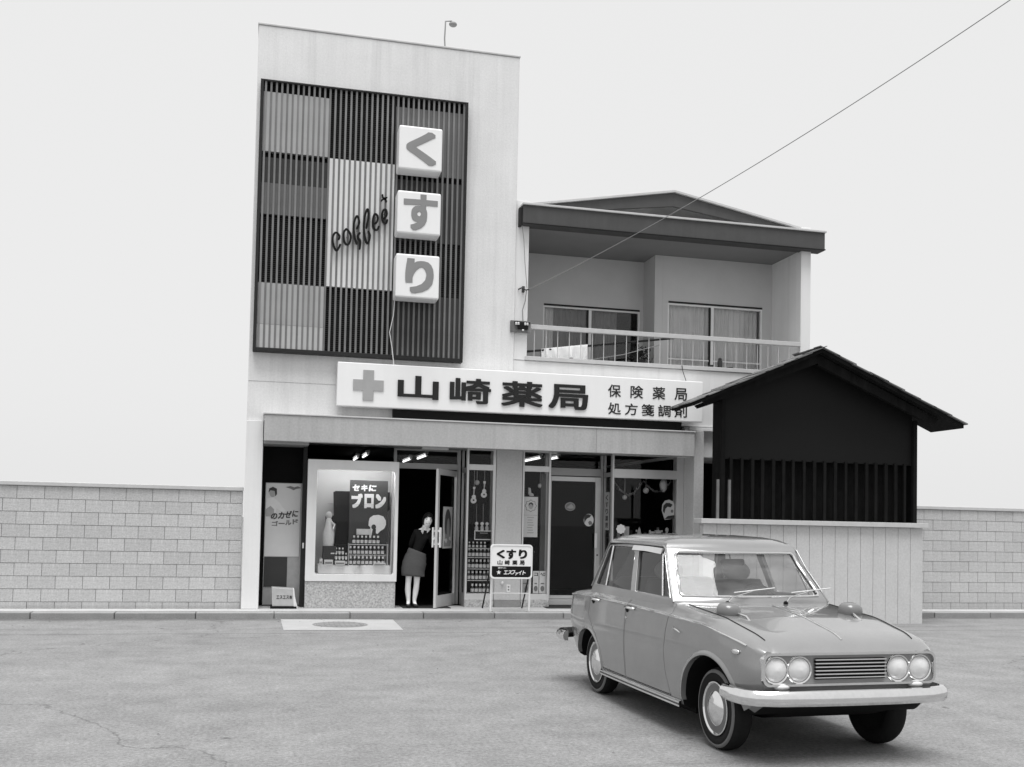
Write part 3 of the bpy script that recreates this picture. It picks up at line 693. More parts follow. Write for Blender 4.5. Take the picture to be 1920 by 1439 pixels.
cb = MB().tube([(1.97,16.80,5.24),(1.96,16.83,5.0),(1.90,16.81,4.7),(1.955,16.82,4.4),(1.98,16.78,4.15)], .007).build('sign_cable', 'insul', None, 60)
tag(cb, 'thin pale cable hanging from the bottom sign box to the long sign', 'cable'); centre(cb)

# ================================================================== LONG SHOP SIGN
LS = thing('shop_sign', 'long white pharmacy sign with grey cross and black lettering above the canopy', 'sign', (4.28, 16.9, 3.43))
MB().box(1.06, 7.49, 16.75, 16.93, 3.432, 4.155).build('panel', 'white', LS, None, .012)
mb = MB()
for xx in (1.6, 3.2, 4.8, 6.4): mb.box(xx-.03, xx+.03, 16.93, 17.05, 3.55, 4.05)
mb.build('bracket', 'slatframe', LS)
c = (1.566, 3.79); a, b = .25, .088
MB().prism([(c[0]-b,c[1]-a),(c[0]+b,c[1]-a),(c[0]+b,c[1]-b),(c[0]+a,c[1]-b),(c[0]+a,c[1]+b),(c[0]+b,c[1]+b),(c[0]+b,c[1]+a),(c[0]-b,c[1]+a),(c[0]-b,c[1]+b),(c[0]-a,c[1]+b),(c[0]-a,c[1]-b),(c[0]-b,c[1]-b)], 16.735, 16.749).build('cross', 'cross', LS)
for ch, x0, x1, z0, z1 in (('山',2.05,2.735,3.60,3.985),('崎',2.925,3.63,3.565,3.99),('薬',3.815,4.535,3.555,3.985),('局',4.645,5.35,3.545,3.975)):
    letters(ch, x0, x1, z0, z1, 16.749, 'letdark', LS, 'letter', .026, .025)
for i, ch in enumerate('保険薬局'): letters(ch, 5.715+i*.412, 5.715+i*.412+.235, 3.80, 4.02, 16.749, 'letdark', LS, 'letter', .012, .006)
for i, ch in enumerate('処方箋調剤'): letters(ch, 5.72+i*.3085, 5.72+i*.3085+.235, 3.50, 3.705, 16.749, 'letdark', LS, 'letter', .012, .006)

# ================================================================== STANDING SIGN on the step
BS = thing('standing_sign', 'low standing board sign on thin legs in front of the column', 'sign', (3.99, 16.75, STEP_Z))
def bsx(u): return 3.63 + u*.72          # board coordinates 0..1
def bsz(v): return .645 + v*.572
TY = 16.50
link('border', frame_hole(rrect(3.63,4.35,.645,1.217,.06), rrect(3.655,4.325,.67,1.192,.045), TY-.012, TY+.03), 'whitepaint', BS, None, .003)
MB().prism(rrect(3.653,4.327,.668,1.194,.045), TY-.004, TY+.02).build('panel', 'white', BS)
pts = [p for p in rrect(3.657,4.323,.672,.80,.04)]
MB().prism([(3.657,.855),(4.323,.855)]+[(4.323,.715),(4.31,.685),(4.28,.672),(3.70,.672),(3.67,.685),(3.657,.715)], TY-.007, TY-.0045).build('dark_band', 'black', BS)
for ch, x0, x1, z0, z1 in (('く',3.735,3.875,.985,1.125),('す',3.90,4.065,.975,1.135),('り',4.11,4.255,.98,1.135)): letters(ch, x0, x1, z0, z1, TY-.0045, 'black', BS, 'letter', .05, .004)
for ch, x0 in (('山',3.75),('崎',3.875),('薬',4.005),('局',4.13)): letters(ch, x0, x0+.085, .88, .955, TY-.0045, 'black', BS, 'letter', .03, .004)
star = []
for k in range(10):
    r_ = .042 if k % 2 == 0 else .018; a = R(90+36*k); star.append((3.775+r_*math.cos(a), .752+r_*math.sin(a)))
MB().prism(star, TY-.011, TY-.0075).build('star', 'white', BS)
for ch, x0, x1, z0, z1 in (('エ',3.86,3.925,.72,.785),('ス',3.93,3.995,.72,.785),('フ',4.0,4.055,.72,.79),('ァ',4.055,4.105,.705,.75),('イ',4.11,4.17,.715,.785),('ト',4.18,4.235,.715,.785)): letters(ch, x0, x1, z0, z1, TY-.0075, 'white', BS, 'letter', .03, .003, .15)
letters('疲れに', 3.76, 3.90, .815, .842, TY-.0075, 'white', BS, 'letter', .01, .003)
for xs, m in ((3.70,'whitepaint'),(4.30,'whitepaint')):
    MB().tube([(xs-.03 if xs < 4 else xs+.03, 16.60, STEP_Z), (xs-.03 if xs < 4 else xs+.03, 16.57, .6), (xs-.03 if xs < 4 else xs+.03, TY+.035, 1.15)], .017, 10).build('leg', m, BS, 40)
for xs in (3.66, 4.36):
    MB().tube([(xs, 17.2, STEP_Z), (xs+.03, TY+.05, 1.1)], .014, 8).build('rear_leg', 'slatframe', BS, 40)
MB().tube([(3.67,16.585,.40),(4.33,16.585,.40)], .009, 8).build('cross_bar', 'whitepaint', BS, 40)

# outlet and plug on the column
ot = thing('wall_outlet', 'white double socket low on the grey column behind the standing sign', 'outlet', (4.16, 17.4, .36))
MB().box(4.125, 4.195, 17.385, 17.40, .36, .49).build('plate', 'whitepaint', ot, None, .003)
for z in (.395, .445): MB().box(4.15, 4.172, 17.381, 17.386, z, z+.018).build('slot', 'black', ot)
pg = MB().ball((4.045, 17.375, .52), .022, .022, .035).build('plug', 'insul', None, 180); tag(pg, 'small white plug hanging on the column beside the socket', 'plug'); centre(pg)

# ================================================================== LEFT BAY: poster board and pedestal
PO = thing('wall_poster', 'tall pale poster with a figure and slanted lettering in the left bay', 'poster', (.29, 17.58, .9))
MB().box(-.03, .60, 17.585, 17.618, STEP_Z+.02, 2.17).build('backboard', 'papergrey', PO)
MB().box(-.02, .55, 17.575, 17.583, .93, 2.16).build('sheet', 'paper', PO)
MB().prism([(-.015,1.90),(.10,1.93),(.20,1.84),(.31,1.70),(.27,1.67),(.16,1.74),(.13,1.60),(-.015,1.60)], 17.570, 17.574).build('figure_print', 'whitepaint', PO)
MB().prism([(-.015,1.60),(-.015,1.72),(.06,1.78),(.12,1.72),(.12,1.60)], 17.5688, 17.5698).build('blouse_print', 'papergrey', PO)
MB().prism(ellipse(.09,2.0,.055,.075), 17.570, 17.574).build('face_print', 'papergrey', PO)
MB().prism([(.02,2.0),(.03,2.07),(.09,2.10),(.155,2.07),(.16,1.98),(.135,1.94),(.12,2.03),(.05,2.04)], 17.5685, 17.5698).build('hair_print', 'printdark', PO)
fr = Matrix.Rotation(R(-7), 4, 'Y')
for ch, x0, z0, w_, h_ in (('の',.07,1.555,.105,.10),('カ',.185,1.565,.11,.115),('ゼ',.30,1.58,.115,.12),('に',.42,1.60,.10,.11)): letters(ch, x0, x0+w_, z0, z0+h_, 17.5695, 'printdark', PO, 'letter', .035, .003, .2)
for ch, x0, z0, w_, h_ in (('ゴ',.09,1.44,.10,.085),('ー',.20,1.475,.10,.02),('ル',.31,1.46,.10,.085),('ド',.43,1.475,.09,.085)): letters(ch, x0, x0+w_, z0, z0+h_, 17.574, 'printmid', PO, 'letter', .045, .003)
MB().prism([(.30,2.10),(.38,2.075),(.43,2.05),(.48,2.075),(.56,2.09),(.50,2.12),(.44,2.10),(.38,2.12)], 17.5685, 17.574).build('emblem', 'printmid', PO)
MB().box(-.02, .36, 17.575, 17.584, .42, .92).build('dark_panel', 'printdark', PO)
PD = thing('pedestal_box', 'low pale printed display box with a flared side at the foot of the poster', 'pedestal', (.28, 17.2, STEP_Z))
MB().prism([(.13,.14),(.48,.14),(.455,.42),(.115,.44)], 17.05, 17.42).build('box', 'papergrey', PD, None, .006)
MB().prism([(.475,.10),(.545,.10),(.525,.16),(.49,.30),(.475,.42),(.455,.42)], 17.05, 17.40).build('flared_side', 'paper', PD, None, .004)
MB().box(.10, .52, 17.03, 17.44, STEP_Z, .137).build('foot', 'black', PD, None, .004)
for i, ch in enumerate('エスエス製'): letters(ch, .195+i*.052, .195+i*.052+.043, .26, .315, 17.0495, 'printdark', PD, 'letter', .03, .003)

# ================================================================== DISPLAY CASE CONTENTS
AB = thing('advert_board', 'charcoal advertising board with bold white lettering in the display case', 'sign', (1.70, 17.5, .81))
MB().box(1.37, 2.02, 17.50, 17.52, 1.0, 2.25).build('board', 'boardgrey', AB, None, .004)
mb = MB(); mb.box(1.45, 1.47, 17.525, 17.54, .812, 1.2); mb.box(1.92, 1.94, 17.525, 17.54, .812, 1.2); mb.build('prop', 'slatframe', AB)
for ch, x0, x1 in (('セ',1.415,1.535),('キ',1.56,1.67),('に',1.69,1.82)): letters(ch, x0, x1, 2.065, 2.175, 17.499, 'white', AB, 'letter', .06, .004, .12)
for ch, x0, x1 in (('ブ',1.40,1.59),('ロ',1.62,1.78),('ン',1.81,1.99)): letters(ch, x0, x1, 1.775, 2.02, 17.499, 'white', AB, 'letter', .085, .004)
MB().prism([(1.705,1.55),(1.72,1.61),(1.78,1.655),(1.87,1.665),(1.95,1.64),(1.995,1.57),(2.0,1.50),(1.97,1.43),(1.90,1.385),(1.86,1.34),(1.83,1.35),(1.83,1.42),(1.80,1.45),(1.77,1.40),(1.75,1.28),(1.715,1.28),(1.735,1.45),(1.70,1.48)], 17.490, 17.498).build('profile_cutout', 'white', AB)
MB().prism(ellipse(1.79, 1.455, .04, .045), 17.486, 17.4895).build('dark_spot', 'boardgrey', AB)
db = MB().prism([(1.10,2.04),(1.14,2.06),(2.07,2.06),(2.07,1.76),(1.37,1.0),(1.22,.815),(1.12,.815),(1.16,1.5),(.98,1.51),(.98,1.63),(1.12,1.64)], 17.62, 17.64).build('dark_cutout', 'black')
tag(db, 'black cutout panel with a stub arm behind the charcoal advertising board', 'panel'); centre(db)
fg = thing('paper_figurine', 'pale small figurine standing at the left of the display case', 'figurine', (1.03, 17.5, .813))
MB().lathe([(.09,0),(.10,.2),(.06,.34),(.05,.44),(.035,.47)], (1.03,17.5,1.125), 'z', 16).build('dress', 'carton', fg, 60)
MB().ball((1.03,17.5,1.64), .055, .05, .065).build('head', 'ornament', fg, 180)
MB().tube([(1.06,17.48,1.55),(1.12,17.44,1.48),(1.10,17.42,1.40)], .016).build('arm', 'carton', fg, 60)
bx = thing('dark_carton', 'dark square carton under the figurine in the display case', 'carton', (1.04, 17.5, .812))
MB().box(.94, 1.16, 17.38, 17.60, .812, 1.12).build('carton', 'boardgrey', bx, None, .004)
MB().box(1.07, 1.13, 17.376, 17.379, .99, 1.01).build('label', 'paper', bx)

ORD = ('leftmost','second','third','fourth','fifth','sixth','seventh','eighth','ninth','tenth','eleventh','twelfth','thirteenth','last')
def nth(i): return ORD[i]+(' bottle' if i == 0 else ' bottle from the left')
def bottle_proto(h, r, name, capm='cap'):
    b_ = MB().lathe([(r*.95,0),(r,.01),(r,h*.58),(r*.5,h*.72),(r*.45,h*.76)], (0,0,0), 'z', 10).mesh('b'); b_.materials.append(M['bottle']); b_.shade_smooth(); b_.set_sharp_from_angle(angle=R(40))
    c_ = MB().lathe([(r*.62,h*.76),(r*.62,h),(0,h*1.0)], (0,0,0), 'z', 10).mesh('c'); c_.materials.append(M[capm])
    l_ = MB().lathe([(r*1.03,h*.12),(r*1.03,h*.48)], (0,0,0), 'z', 10, False).mesh('l'); l_.materials.append(M['carton'])
    return b_, c_, l_
def bottle(P, loc, label, group):
    t = thing('medicine_bottle', label, 'bottle', loc, random.uniform(-.2,.2), group)
    for n_, m_ in zip(('glass_body','cap','paper_label'), P):
        o = bpy.data.objects.new(n_, m_); COL.objects.link(o); o.parent = t
BP = bottle_proto(.145, .027, 'b'); BPs = bottle_proto(.11, .022, 's')
RK = thing('display_rack', 'stepped display rack for bottles under the white profile cutout', 'rack', (1.66, 17.4, .81))
for k_, (z, y) in enumerate(((.98,17.40),(1.16,17.46))): MB().box(1.36, 2.02, y-.01, 17.50-.002-k_*.0, z-.012, z).build('rack_shelf', 'alu', RK)
for xx in (1.36, 2.015): MB().box(xx, xx+.008, 17.30, 17.498, .812, 1.17).build('rack_side', 'alu', RK)
for j, (z, y, n_, x0) in enumerate(((.812,17.335,9,1.40),(.982,17.43,9,1.40),(1.162,17.475,7,1.46))):
    for i in range(n_): bottle(BP, (x0+i*.068, y, z), nth(i)+' in the %s row of the display rack' % ('bottom','middle','top')[j], 'bottles on the display rack')
cp_ = MB().box(1.50, 1.74, 17.46, 17.498, 1.32, 1.42).box(1.52,1.72,17.452,17.459,1.33,1.37).build('price_card', 'carton'); tag(cp_, 'pale leaning card above the bottle rack beside the profile cutout', 'card'); centre(cp_)
RK2 = thing('small_rack', 'dark small stepped rack left of the bottle rack in the display case', 'rack', (1.24, 17.4, .81))
MB().box(1.13, 1.355, 17.44, 17.6, .812, 1.15).build('rack_back', 'black', RK2)
for k_, z in enumerate((.812,.90,.985)): MB().box(1.13, 1.355, 17.30+k_*.04, 17.438, z-.01 if k_ else .812, z+.001 if k_ else .816).build('rack_step', 'black', RK2)
for j in range(3):
    for i in range(4 if j < 2 else 3): bottle(BPs, (1.16+i*.055, 17.325+j*.04, (.817,.902,.987)[j]), nth(i).replace('bottle','tiny bottle')+' in the %s row of the small dark rack' % ('bottom','middle','top')[j], 'tiny bottles on the small rack')
for i, (x0, x1, y, h, lb) in enumerate(((.88,.93,17.38,.10,'leftmost small carton at the front of the display case'),(.96,1.10,17.36,.085,'wide white carton at the front of the display case'),(1.14,1.30,17.34,.07,'low printed carton at the front of the display case beside the small rack'),(1.78,1.98,17.25,.045,'flat white carton at the right front of the display case'))):
    t = thing('carton', lb, 'carton', ((x0+x1)/2, 17.30-.03, .8105)); MB().box(x0, x1, 17.235, 17.235+.07, .8105, .8105+h).build('carton', 'carton', t, None, .003); MB().box(x0+.012, x1-.012, 17.232, 17.2345, .8105+h*.25, .8105+h*.6).build('print', 'printmid', t)
for i, (xx, yy) in enumerate(((1.46,17.25),(1.52,17.265),(1.58,17.25),(1.55,17.28))):
    t = MB().lathe([(.0,.0),(.026,.0),(.028,.012),(.02,.02),(0,.022)], (xx,yy,.8105), 'z', 14).build('tin', 'boardgrey', None, 40); tag(t, ('left','middle','right','rearmost')[i]+' small dark round tin in the cluster on the display table', 'tin', 'round tins on the display table'); centre(t)

# ================================================================== WINDOW DISPLAYS
def shelf_unit():
    t = thing('bottle_shelves', 'narrow shelves of bottles in the window left of the column', 'shelves', (3.65, 17.6, .335))
    for z in (.335, .56, .76, .96, 1.12): MB().box(3.44, 3.88, 17.50, 17.66, z-.012, z).build('shelf', 'alu', t)
    MB().box(3.42, 3.44, 17.49, 17.67, .335-.012, 1.30).build('side', 'slatframe', t); MB().box(3.44, 3.88, 17.665, 17.67, .335, 1.30).build('back', 'black', t)
shelf_unit()
BPt = bottle_proto(.16, .03, 't')
words = ('lowest', 'second', 'third', 'fourth', 'top')
for j, z in enumerate((.336, .561, .761, .961, 1.121)):
    for i in range(6 if j < 4 else 5):
        if j == 0 and i < 1: continue
        bottle(BPt if j < 4 else BPs, (3.475+i*.07, 17.545, z), nth(i-(1 if j == 0 else 0))+' on the %s shelf left of the column' % words[j], 'bottles on the window shelves')
nb = thing('notice_board', 'black framed notice above the bottle shelves in the narrow window', 'notice', (3.72, 17.56, 1.29))
MB().box(3.57, 3.87, 17.54, 17.55, 1.275, 1.42).build('board', 'black', nb); link('border', frame_hole([(3.56,1.265),(3.88,1.265),(3.88,1.43),(3.56,1.43)], [(3.575,1.28),(3.865,1.28),(3.865,1.415),(3.575,1.415)], 17.53, 17.545), 'cap', nb)
MB().box(3.66, 3.80, 17.536, 17.539, 1.38, 1.39).build('print', 'papergrey', nb)
for i, xx in enumerate((3.60, 3.70, 3.79)):
    t = thing('small_doll', ('left','middle','right')[i]+' pale doll on top of the framed notice', 'doll', (xx, 17.56, 1.431))
    MB().lathe([(.03,0),(.035,.05),(.015,.09)], (xx,17.56,1.431), 'z', 12).build('dress', 'ornament', t, 60); MB().ball((xx,17.56,1.55), .032).build('head', 'cap', t, 180)
def hanging_ball(x, z, r, ztop, label, y=17.6):
    t = thing('hanging_ball', label, 'ornament', (x, y, z))
    MB().ball((x,y,z), r).build('ball', 'ornament', t, 180); MB().tube([(x,y,z+r*.95),(x,y,ztop)], .004, 6).build('string', 'ornament', t)
hanging_ball(3.60, 2.275, .045, 2.60, 'pale hanging ball between two guitar ornaments')
hanging_ball(4.755, 2.25, .042, 2.60, 'pale hanging ball in the window right of the column')
hanging_ball(6.36, 2.085, .045, 2.48, 'pale hanging ball low on the garland in the wide window')
hanging_ball(6.77, 2.22, .055, 2.48, 'larger pale hanging ball at the middle of the garland')
def guitar(x, z, label):
    t = thing('guitar_ornament', label, 'ornament', (x, 17.56, z-.06))
    MB().prism(ellipse(x, z, .052, .052)+[], 17.55, 17.575).build('guitar_body', 'cap', t); MB().prism(ellipse(x+.004, z+.065, .036, .036), 17.551, 17.574).build('upper_body', 'cap', t)
    MB().prism([(x-.008,z+.08),(x+.008,z+.08),(x+.02,z+.20),(x-.004,z+.20)], 17.552, 17.570).build('neck', 'ornament', t); MB().prism([(x-.01,z+.20),(x+.026,z+.20),(x+.03,z+.24),(x-.014,z+.24)], 17.552, 17.57).build('head', 'cap', t)
    MB().prism(ellipse(x, z+.005, .016, .016), 17.547, 17.5495).build('sound_hole', 'black', t); MB().tube([(x+.008,17.56,z+.24),(x+.008,17.56,2.6)], .003, 6).build('string', 'ornament', t)
guitar(3.535, 1.955, 'lower guitar ornament hanging at the left of the narrow window'); guitar(3.72, 2.06, 'higher guitar ornament hanging beside the pale ball')
mb = MB()
for xx in (3.60, 3.72): mb.tube([(xx,17.6,1.9),(xx+.01,17.6,1.45)], .008, 6)
t = mb.build('tinsel_string', 'tinsel'); tag(t, 'thin tinsel strings hanging below the guitar ornaments', 'decoration'); centre(t)

# window right of the column
WP = thing('window_poster', 'white narrow poster with a face in a scalloped ring', 'poster', (4.56, 17.49, 1.33))
MB().box(4.425, 4.69, 17.485, 17.49, 1.33, 2.045).build('sheet', 'paper', WP)
MB().prism(flower(4.558,1.885,.10,8,.09), 17.481, 17.4845).build('ring_print', 'printmid', WP); MB().prism(flower(4.558,1.885,.09,8,.09), 17.4775, 17.4805).build('ring_inner', 'paper', WP)
MB().prism(ellipse(4.558,1.88,.04,.055), 17.474, 17.477).build('face_print', 'papergrey', WP); MB().prism([(4.515,1.88),(4.52,1.925),(4.56,1.95),(4.60,1.925),(4.602,1.86),(4.588,1.90),(4.55,1.92)], 17.471, 17.4735).build('hair_print', 'printdark', WP)
for i in range(7): MB().box(4.50+.01*(i%2), 4.62-.012*(i%3), 17.481, 17.4845, 1.40+i*.045, 1.415+i*.045).build('print_line', 'papergrey', WP)
MB().box(4.43, 4.685, 17.481, 17.4845, 1.715, 1.722).build('print_line', 'papergrey', WP)
pf = MB().prism([(4.53,2.10),(4.56,2.06),(4.63,2.06),(4.62,2.10),(4.58,2.12),(4.57,2.20),(4.53,2.21)], 17.55, 17.57).build('paper_bird', 'ornament'); tag(pf, 'small pale paper bird above the scalloped ring poster', 'ornament'); centre(pf)
cs = MB().box(4.765, 4.80, 17.56, 17.6, .34, 2.47).box(4.80, 4.86, 17.58, 17.6, .34, 2.47).build('wooden_strip', 'brownstrip'); tag(cs, 'tall brown wooden strip standing in the window beside the black door', 'board'); centre(cs)
for i, (x0, x1, z1, s, lb) in enumerate(((4.63,4.735,.73,'コ','leaning white leaflet with one bold black mark beside the sign leg'),(4.745,4.865,.73,'ヘロ','leaning white leaflet with two small black marks near the black door'),(4.42,4.60,.60,'','grey photo leaflet leaning behind the standing sign'))):
    t = thing('leaflet', lb, 'leaflet', ((x0+x1)/2, 17.50, .335))
    MB().box(x0, x1, 17.495, 17.50, .335, z1).build('sheet', 'paper' if s else 'papergrey', t)
    if s: letters(s, x0+.02, x1-.015, z1-.085, z1-.03, 17.494, 'printdark', t, 'letter', .04, .002)
    MB().prism(ellipse((x0+x1)/2, .42, .035, .05), 17.491, 17.494).build('picture_print', 'printmid', t); MB().box(x0+.03, x1-.03, 17.491, 17.494, .50, .52).build('print_line', 'printmid', t)

# wide window
GR = MB(); pts = []
for k in range(40):
    u = k/39; xx = 6.13+u*1.12; zz = 2.40-.27*math.sin(math.pi*min(u/.52,1)) if u < .52 else 2.40-.20*math.sin(math.pi*(u-.52)/.48)
    pts.append((xx, 17.58, zz))
GR.tube(pts, .008, 6)
for p in pts:
    for q in range(5):
        a = random.uniform(0,6.28); l_ = random.uniform(.02,.045); d_ = Vector((random.uniform(-.6,.6), math.cos(a), math.sin(a))).normalized()*l_; P0 = Vector(p); s_ = Vector((.006,0,.006))
        GR.add([P0-s_, P0+s_, P0+d_+s_*.6, P0+d_-s_*.6], [(0,1,2,3)])
gr = GR.build('tinsel_garland', 'tinsel'); tag(gr, 'tinsel garland swagged across the top of the wide window', 'garland'); centre(gr)
sd_ = MB().prism(flower(6.235,1.505,.083,8,.08), 17.43, 17.436).build('scalloped_sticker', 'white'); tag(sd_, 'white scalloped round sticker on the wide window glass', 'sticker'); centre(sd_)
FP = thing('face_poster', 'white framed portrait print at the right of the wide window', 'poster', (7.18, 17.48, 1.7))
MB().prism([(7.04,1.86),(7.05,1.97),(7.10,2.04),(7.18,2.06),(7.26,2.03),(7.285,1.96),(7.285,1.72),(7.20,1.70),(7.10,1.69)], 17.485, 17.49).build('sheet', 'paper', FP)
MB().prism([(7.06,1.85),(7.07,1.95),(7.12,2.0),(7.19,2.0),(7.25,1.97),(7.21,1.92),(7.15,1.93),(7.11,1.89),(7.09,1.80)], 17.481, 17.4845).build('hair_print', 'printdark', FP)
MB().prism([(7.09,1.70),(7.285,1.71),(7.285,1.78),(7.16,1.76)], 17.481, 17.4845).build('dark_print', 'printdark', FP); MB().prism(ellipse(7.24,1.85,.025,.03), 17.481, 17.4845).build('eye_print', 'printmid', FP)
t = MB().lathe([(.02,0),(.06,.05),(.075,.14),(.06,.20),(.03,.24)], (7.12,17.62,2.20), 'z', 16).build('paper_lantern', 'ornament', None, 180); tag(t, 'pale paper lantern near the top right of the wide window', 'lantern'); centre(t)
wc = [(6.40,.10,.20,'pale picture card beside the scalloped sticker'),(6.66,.08,.14,'cone-shaped pale ornament at the middle of the wide window'),(6.90,.09,.12,'left pale carton on the wide window ledge'),(7.02,.10,.14,'right pale carton on the wide window ledge'),(7.2,.05,.2,'small pale figurine on the wide window ledge')]
WL = thing('window_ledge', 'dark display ledge inside the wide window', 'ledge', (6.75, 17.7, .335)); MB().box(6.10, 7.36, 17.50, 17.85, 1.33, 1.35).build('shelf', 'slatframe', WL); MB().box(6.12, 7.34, 17.6, 17.8, .335, 1.329).build('support', 'black', WL)
for i, (xx, w_, h_, lb) in enumerate(wc):
    if i == 1: t = MB().lathe([(.06,0),(.02,.16),(0,.2)], (xx,17.62,1.351), 'z', 14).build('cone_ornament', 'ornament', None, 60)
    elif i == 4: t = MB().lathe([(.035,0),(.04,.06),(.018,.11),(.034,.14),(.03,.18),(0,.2)], (xx,17.62,1.351), 'z', 12).build('figurine', 'ornament', None, 60)
    else: t = MB().box(xx-w_/2, xx+w_/2, 17.58, 17.60 if i == 0 else 17.65, 1.351, 1.351+h_).prism(ellipse(xx,1.351+h_*.55,w_*.3,h_*.25), 17.575, 17.5795).build('picture_card' if i == 0 else 'carton', 'carton', None, None, .003)
    tag(t, lb, ('card','ornament','carton','carton','figurine')[i]); centre(t)
for i in range(14):
    xx = 6.14+i*.085+random.uniform(-.015,.015); h_ = random.uniform(.07,.2); w_ = random.uniform(.03,.06); yy = random.uniform(17.68,17.80)
    if i % 3 == 0: bottle(BP, (xx, yy, 1.3505), ORD[i]+' item from the left at the back of the wide window ledge, a bottle', 'goods at the back of the window ledge')
    else:
        t = thing('goods_carton', ORD[i]+' item from the left at the back of the wide window ledge, a carton', 'carton', (xx, yy, 1.3505), random.uniform(-.3,.3), 'goods at the back of the window ledge')
        MB().box(-w_/2, w_/2, -.02, .02, 0, h_).build('carton', random.choice(['carton','papergrey','boardgrey','printmid']), t, None, .002, True); MB().box(-w_*.35, w_*.35, -.0225, -.0205, h_*.5, h_*.8).build('print', random.choice(['printdark','paper']), t, None, 0, True)
VS = thing('vertical_strip_sign', 'narrow vertical strip of writing on the glass return beside the black door', 'sign', (6.04, 17.68, 1.48))
MB().box(6.045, 6.049, 17.54, 17.80, 1.48, 2.17).build('strip', 'papergrey', VS)
F = Matrix.Translation((6.0445, 17.67, 0)) @ Matrix.Rotation(R(-90), 4, 'Z')
for i, ch in enumerate('くすり調剤'): letters(ch, -.07, .07, 2.02-i*.125, 2.12-i*.125, 0, 'printdark', VS, 'letter', .02, .002, 0, False, F)

# lit tubes on the ceiling
for i, (xa, ya, yb, lb) in enumerate(((1.80,19.05,19.95,'nearer lit fluorescent tube above the display case'),(1.71,20.1,21.0,'farther lit fluorescent tube above the display case'),(2.86,18.75,19.85,'nearer lit fluorescent tube above the open doorway'),(2.74,20.0,21.1,'farther lit fluorescent tube above the open doorway'),(4.93,18.25,19.4,'lit fluorescent tube above the window right of the column'),(5.20,18.02,18.85,'lit fluorescent tube above the black door'))):
    t = thing('fluorescent_lamp', lb, 'lamp', (xa, (ya+yb)/2, 2.80))
    MB().tube([(xa,ya,2.80),(xa,yb,2.80)], .020, 10).build('tube', 'tube', t, 60); MB().box(xa-.04, xa+.04, ya-.02, yb+.02, 2.835, 2.878).build('housing', 'aludark', t)
    [MB().box(xa-.015, xa+.015, q, q+.018, 2.785, 2.834).build('lamp_holder', 'aludark', t) for q in (ya-.018, yb)]
t = thing('case_lamp', 'lit tube lamp under the top of the display case', 'lamp', (1.45, 17.27, 2.45)); MB().tube([(.85,17.27,2.455),(2.0,17.27,2.455)], .014, 10).build('tube', 'casetube', t, 60); MB().box(.80,2.05,17.25,17.29,2.47,2.499).build('housing', 'whitepaint', t)
for (x0, x1, y0, y1, lb) in ((2.28, 3.1, 17.12, 17.75, 'dark flat mat under the woman in the open doorway'), (4.80, 5.98, 17.12, 17.7, 'dark flat mat before the shut black door')):
    t = MB().prism_z([(x0,y0),(x1,y0),(x1,y1),(x0,y1)], STEP_Z+.001, STEP_Z+.012).build('door_mat', 'mat_', None, None, .003); tag(t, lb, 'mat'); centre(t)

# ================================================================== BALCONY THINGS
lp = thing('laundry_pole', 'dark bamboo laundry pole sloping behind the balcony railing', 'pole', (5.6, 17.4, 4.5))
MB().tube([(4.32,17.36,4.60),(7.3,17.50,5.06)], .02, 10).build('pole', 'slatframe', lp, 60); MB().tube([(7.24,17.5,5.05),(7.62,17.52,5.12)], [.022,.016], 10).build('pole_end', 'whitepaint', lp, 60)
def pole_z(x): return 4.60+(x-4.32)/(7.3-4.32)*.46
TW = MB(); n = 46; rows = []
for side in (-1, 1):
    for j in range(9):
        row = []
        for i in range(n+1):
            u = i/n; xx = 4.66+.86*u; fold = .075*math.sin(u*30+2.2*math.sin(u*6)); drop = (j if side > 0 else 8-j)/8
            ln = (.19+.05*math.sin(u*7+.8)+.16*u) if side < 0 else .15+.12*u
            yy = 17.385 + side*(.024+.05*drop) + fold*(.12+.9*drop); zz = pole_z(xx)+.024-drop*ln - (0.02*math.sin(u*17)*drop)
            row.append((xx+ .03*drop*math.sin(u*5), yy, max(zz, 4.482)))
        rows.append(row)
vs = [p for r_ in rows for p in r_]; fs = [(j*(n+1)+i, j*(n+1)+i+1, (j+1)*(n+1)+i+1, (j+1)*(n+1)+i) for j in range(17) for i in range(n)]
TW.add(vs, fs); tw = TW.build('towel', 'towel', None, 180); tag(tw, 'white towel draped over the laundry pole on the balcony', 'towel'); centre(tw)
cl = MB().tube([(5.45,17.3,4.50),(6.2,17.34,4.66),(6.9,17.36,4.88)], .008, 6).build('clothes_line', 'cable'); tag(cl, 'thin clothes line slanting below the laundry pole on the balcony', 'line'); centre(cl)
fp = thing('potted_plant', 'dark bushy potted plant in the balcony corner by the dark window pane', 'plant', (6.75, 18.0, 4.48))
MB().lathe([(.09,0),(.12,.2),(.13,.21),(.11,.2)], (6.75,18.0,4.478), 'z', 16).build('pot', 'boardgrey', fp, 40)
mb = MB()
for k in range(160):
    a = random.uniform(0,6.28); e_ = random.uniform(-.3,1.4); r_ = random.uniform(.05,.24); c_ = Vector((6.75+r_*math.cos(a)*math.cos(e_)*1.1, 18.0+r_*math.sin(a)*math.cos(e_), 4.72+r_*math.sin(e_)*1.1)); d_ = Vector((random.uniform(-1,1), random.uniform(-1,1), random.uniform(-1,1))).normalized(); e2 = d_.cross(Vector((.3,.5,.8))).normalized(); l_ = random.uniform(.03,.06)
    mb.add([c_-d_*l_, c_+e2*l_*.4, c_+d_*l_, c_-e2*l_*.4], [(0,1,2,3)])
mb.build('foliage', 'boardgrey', fp)
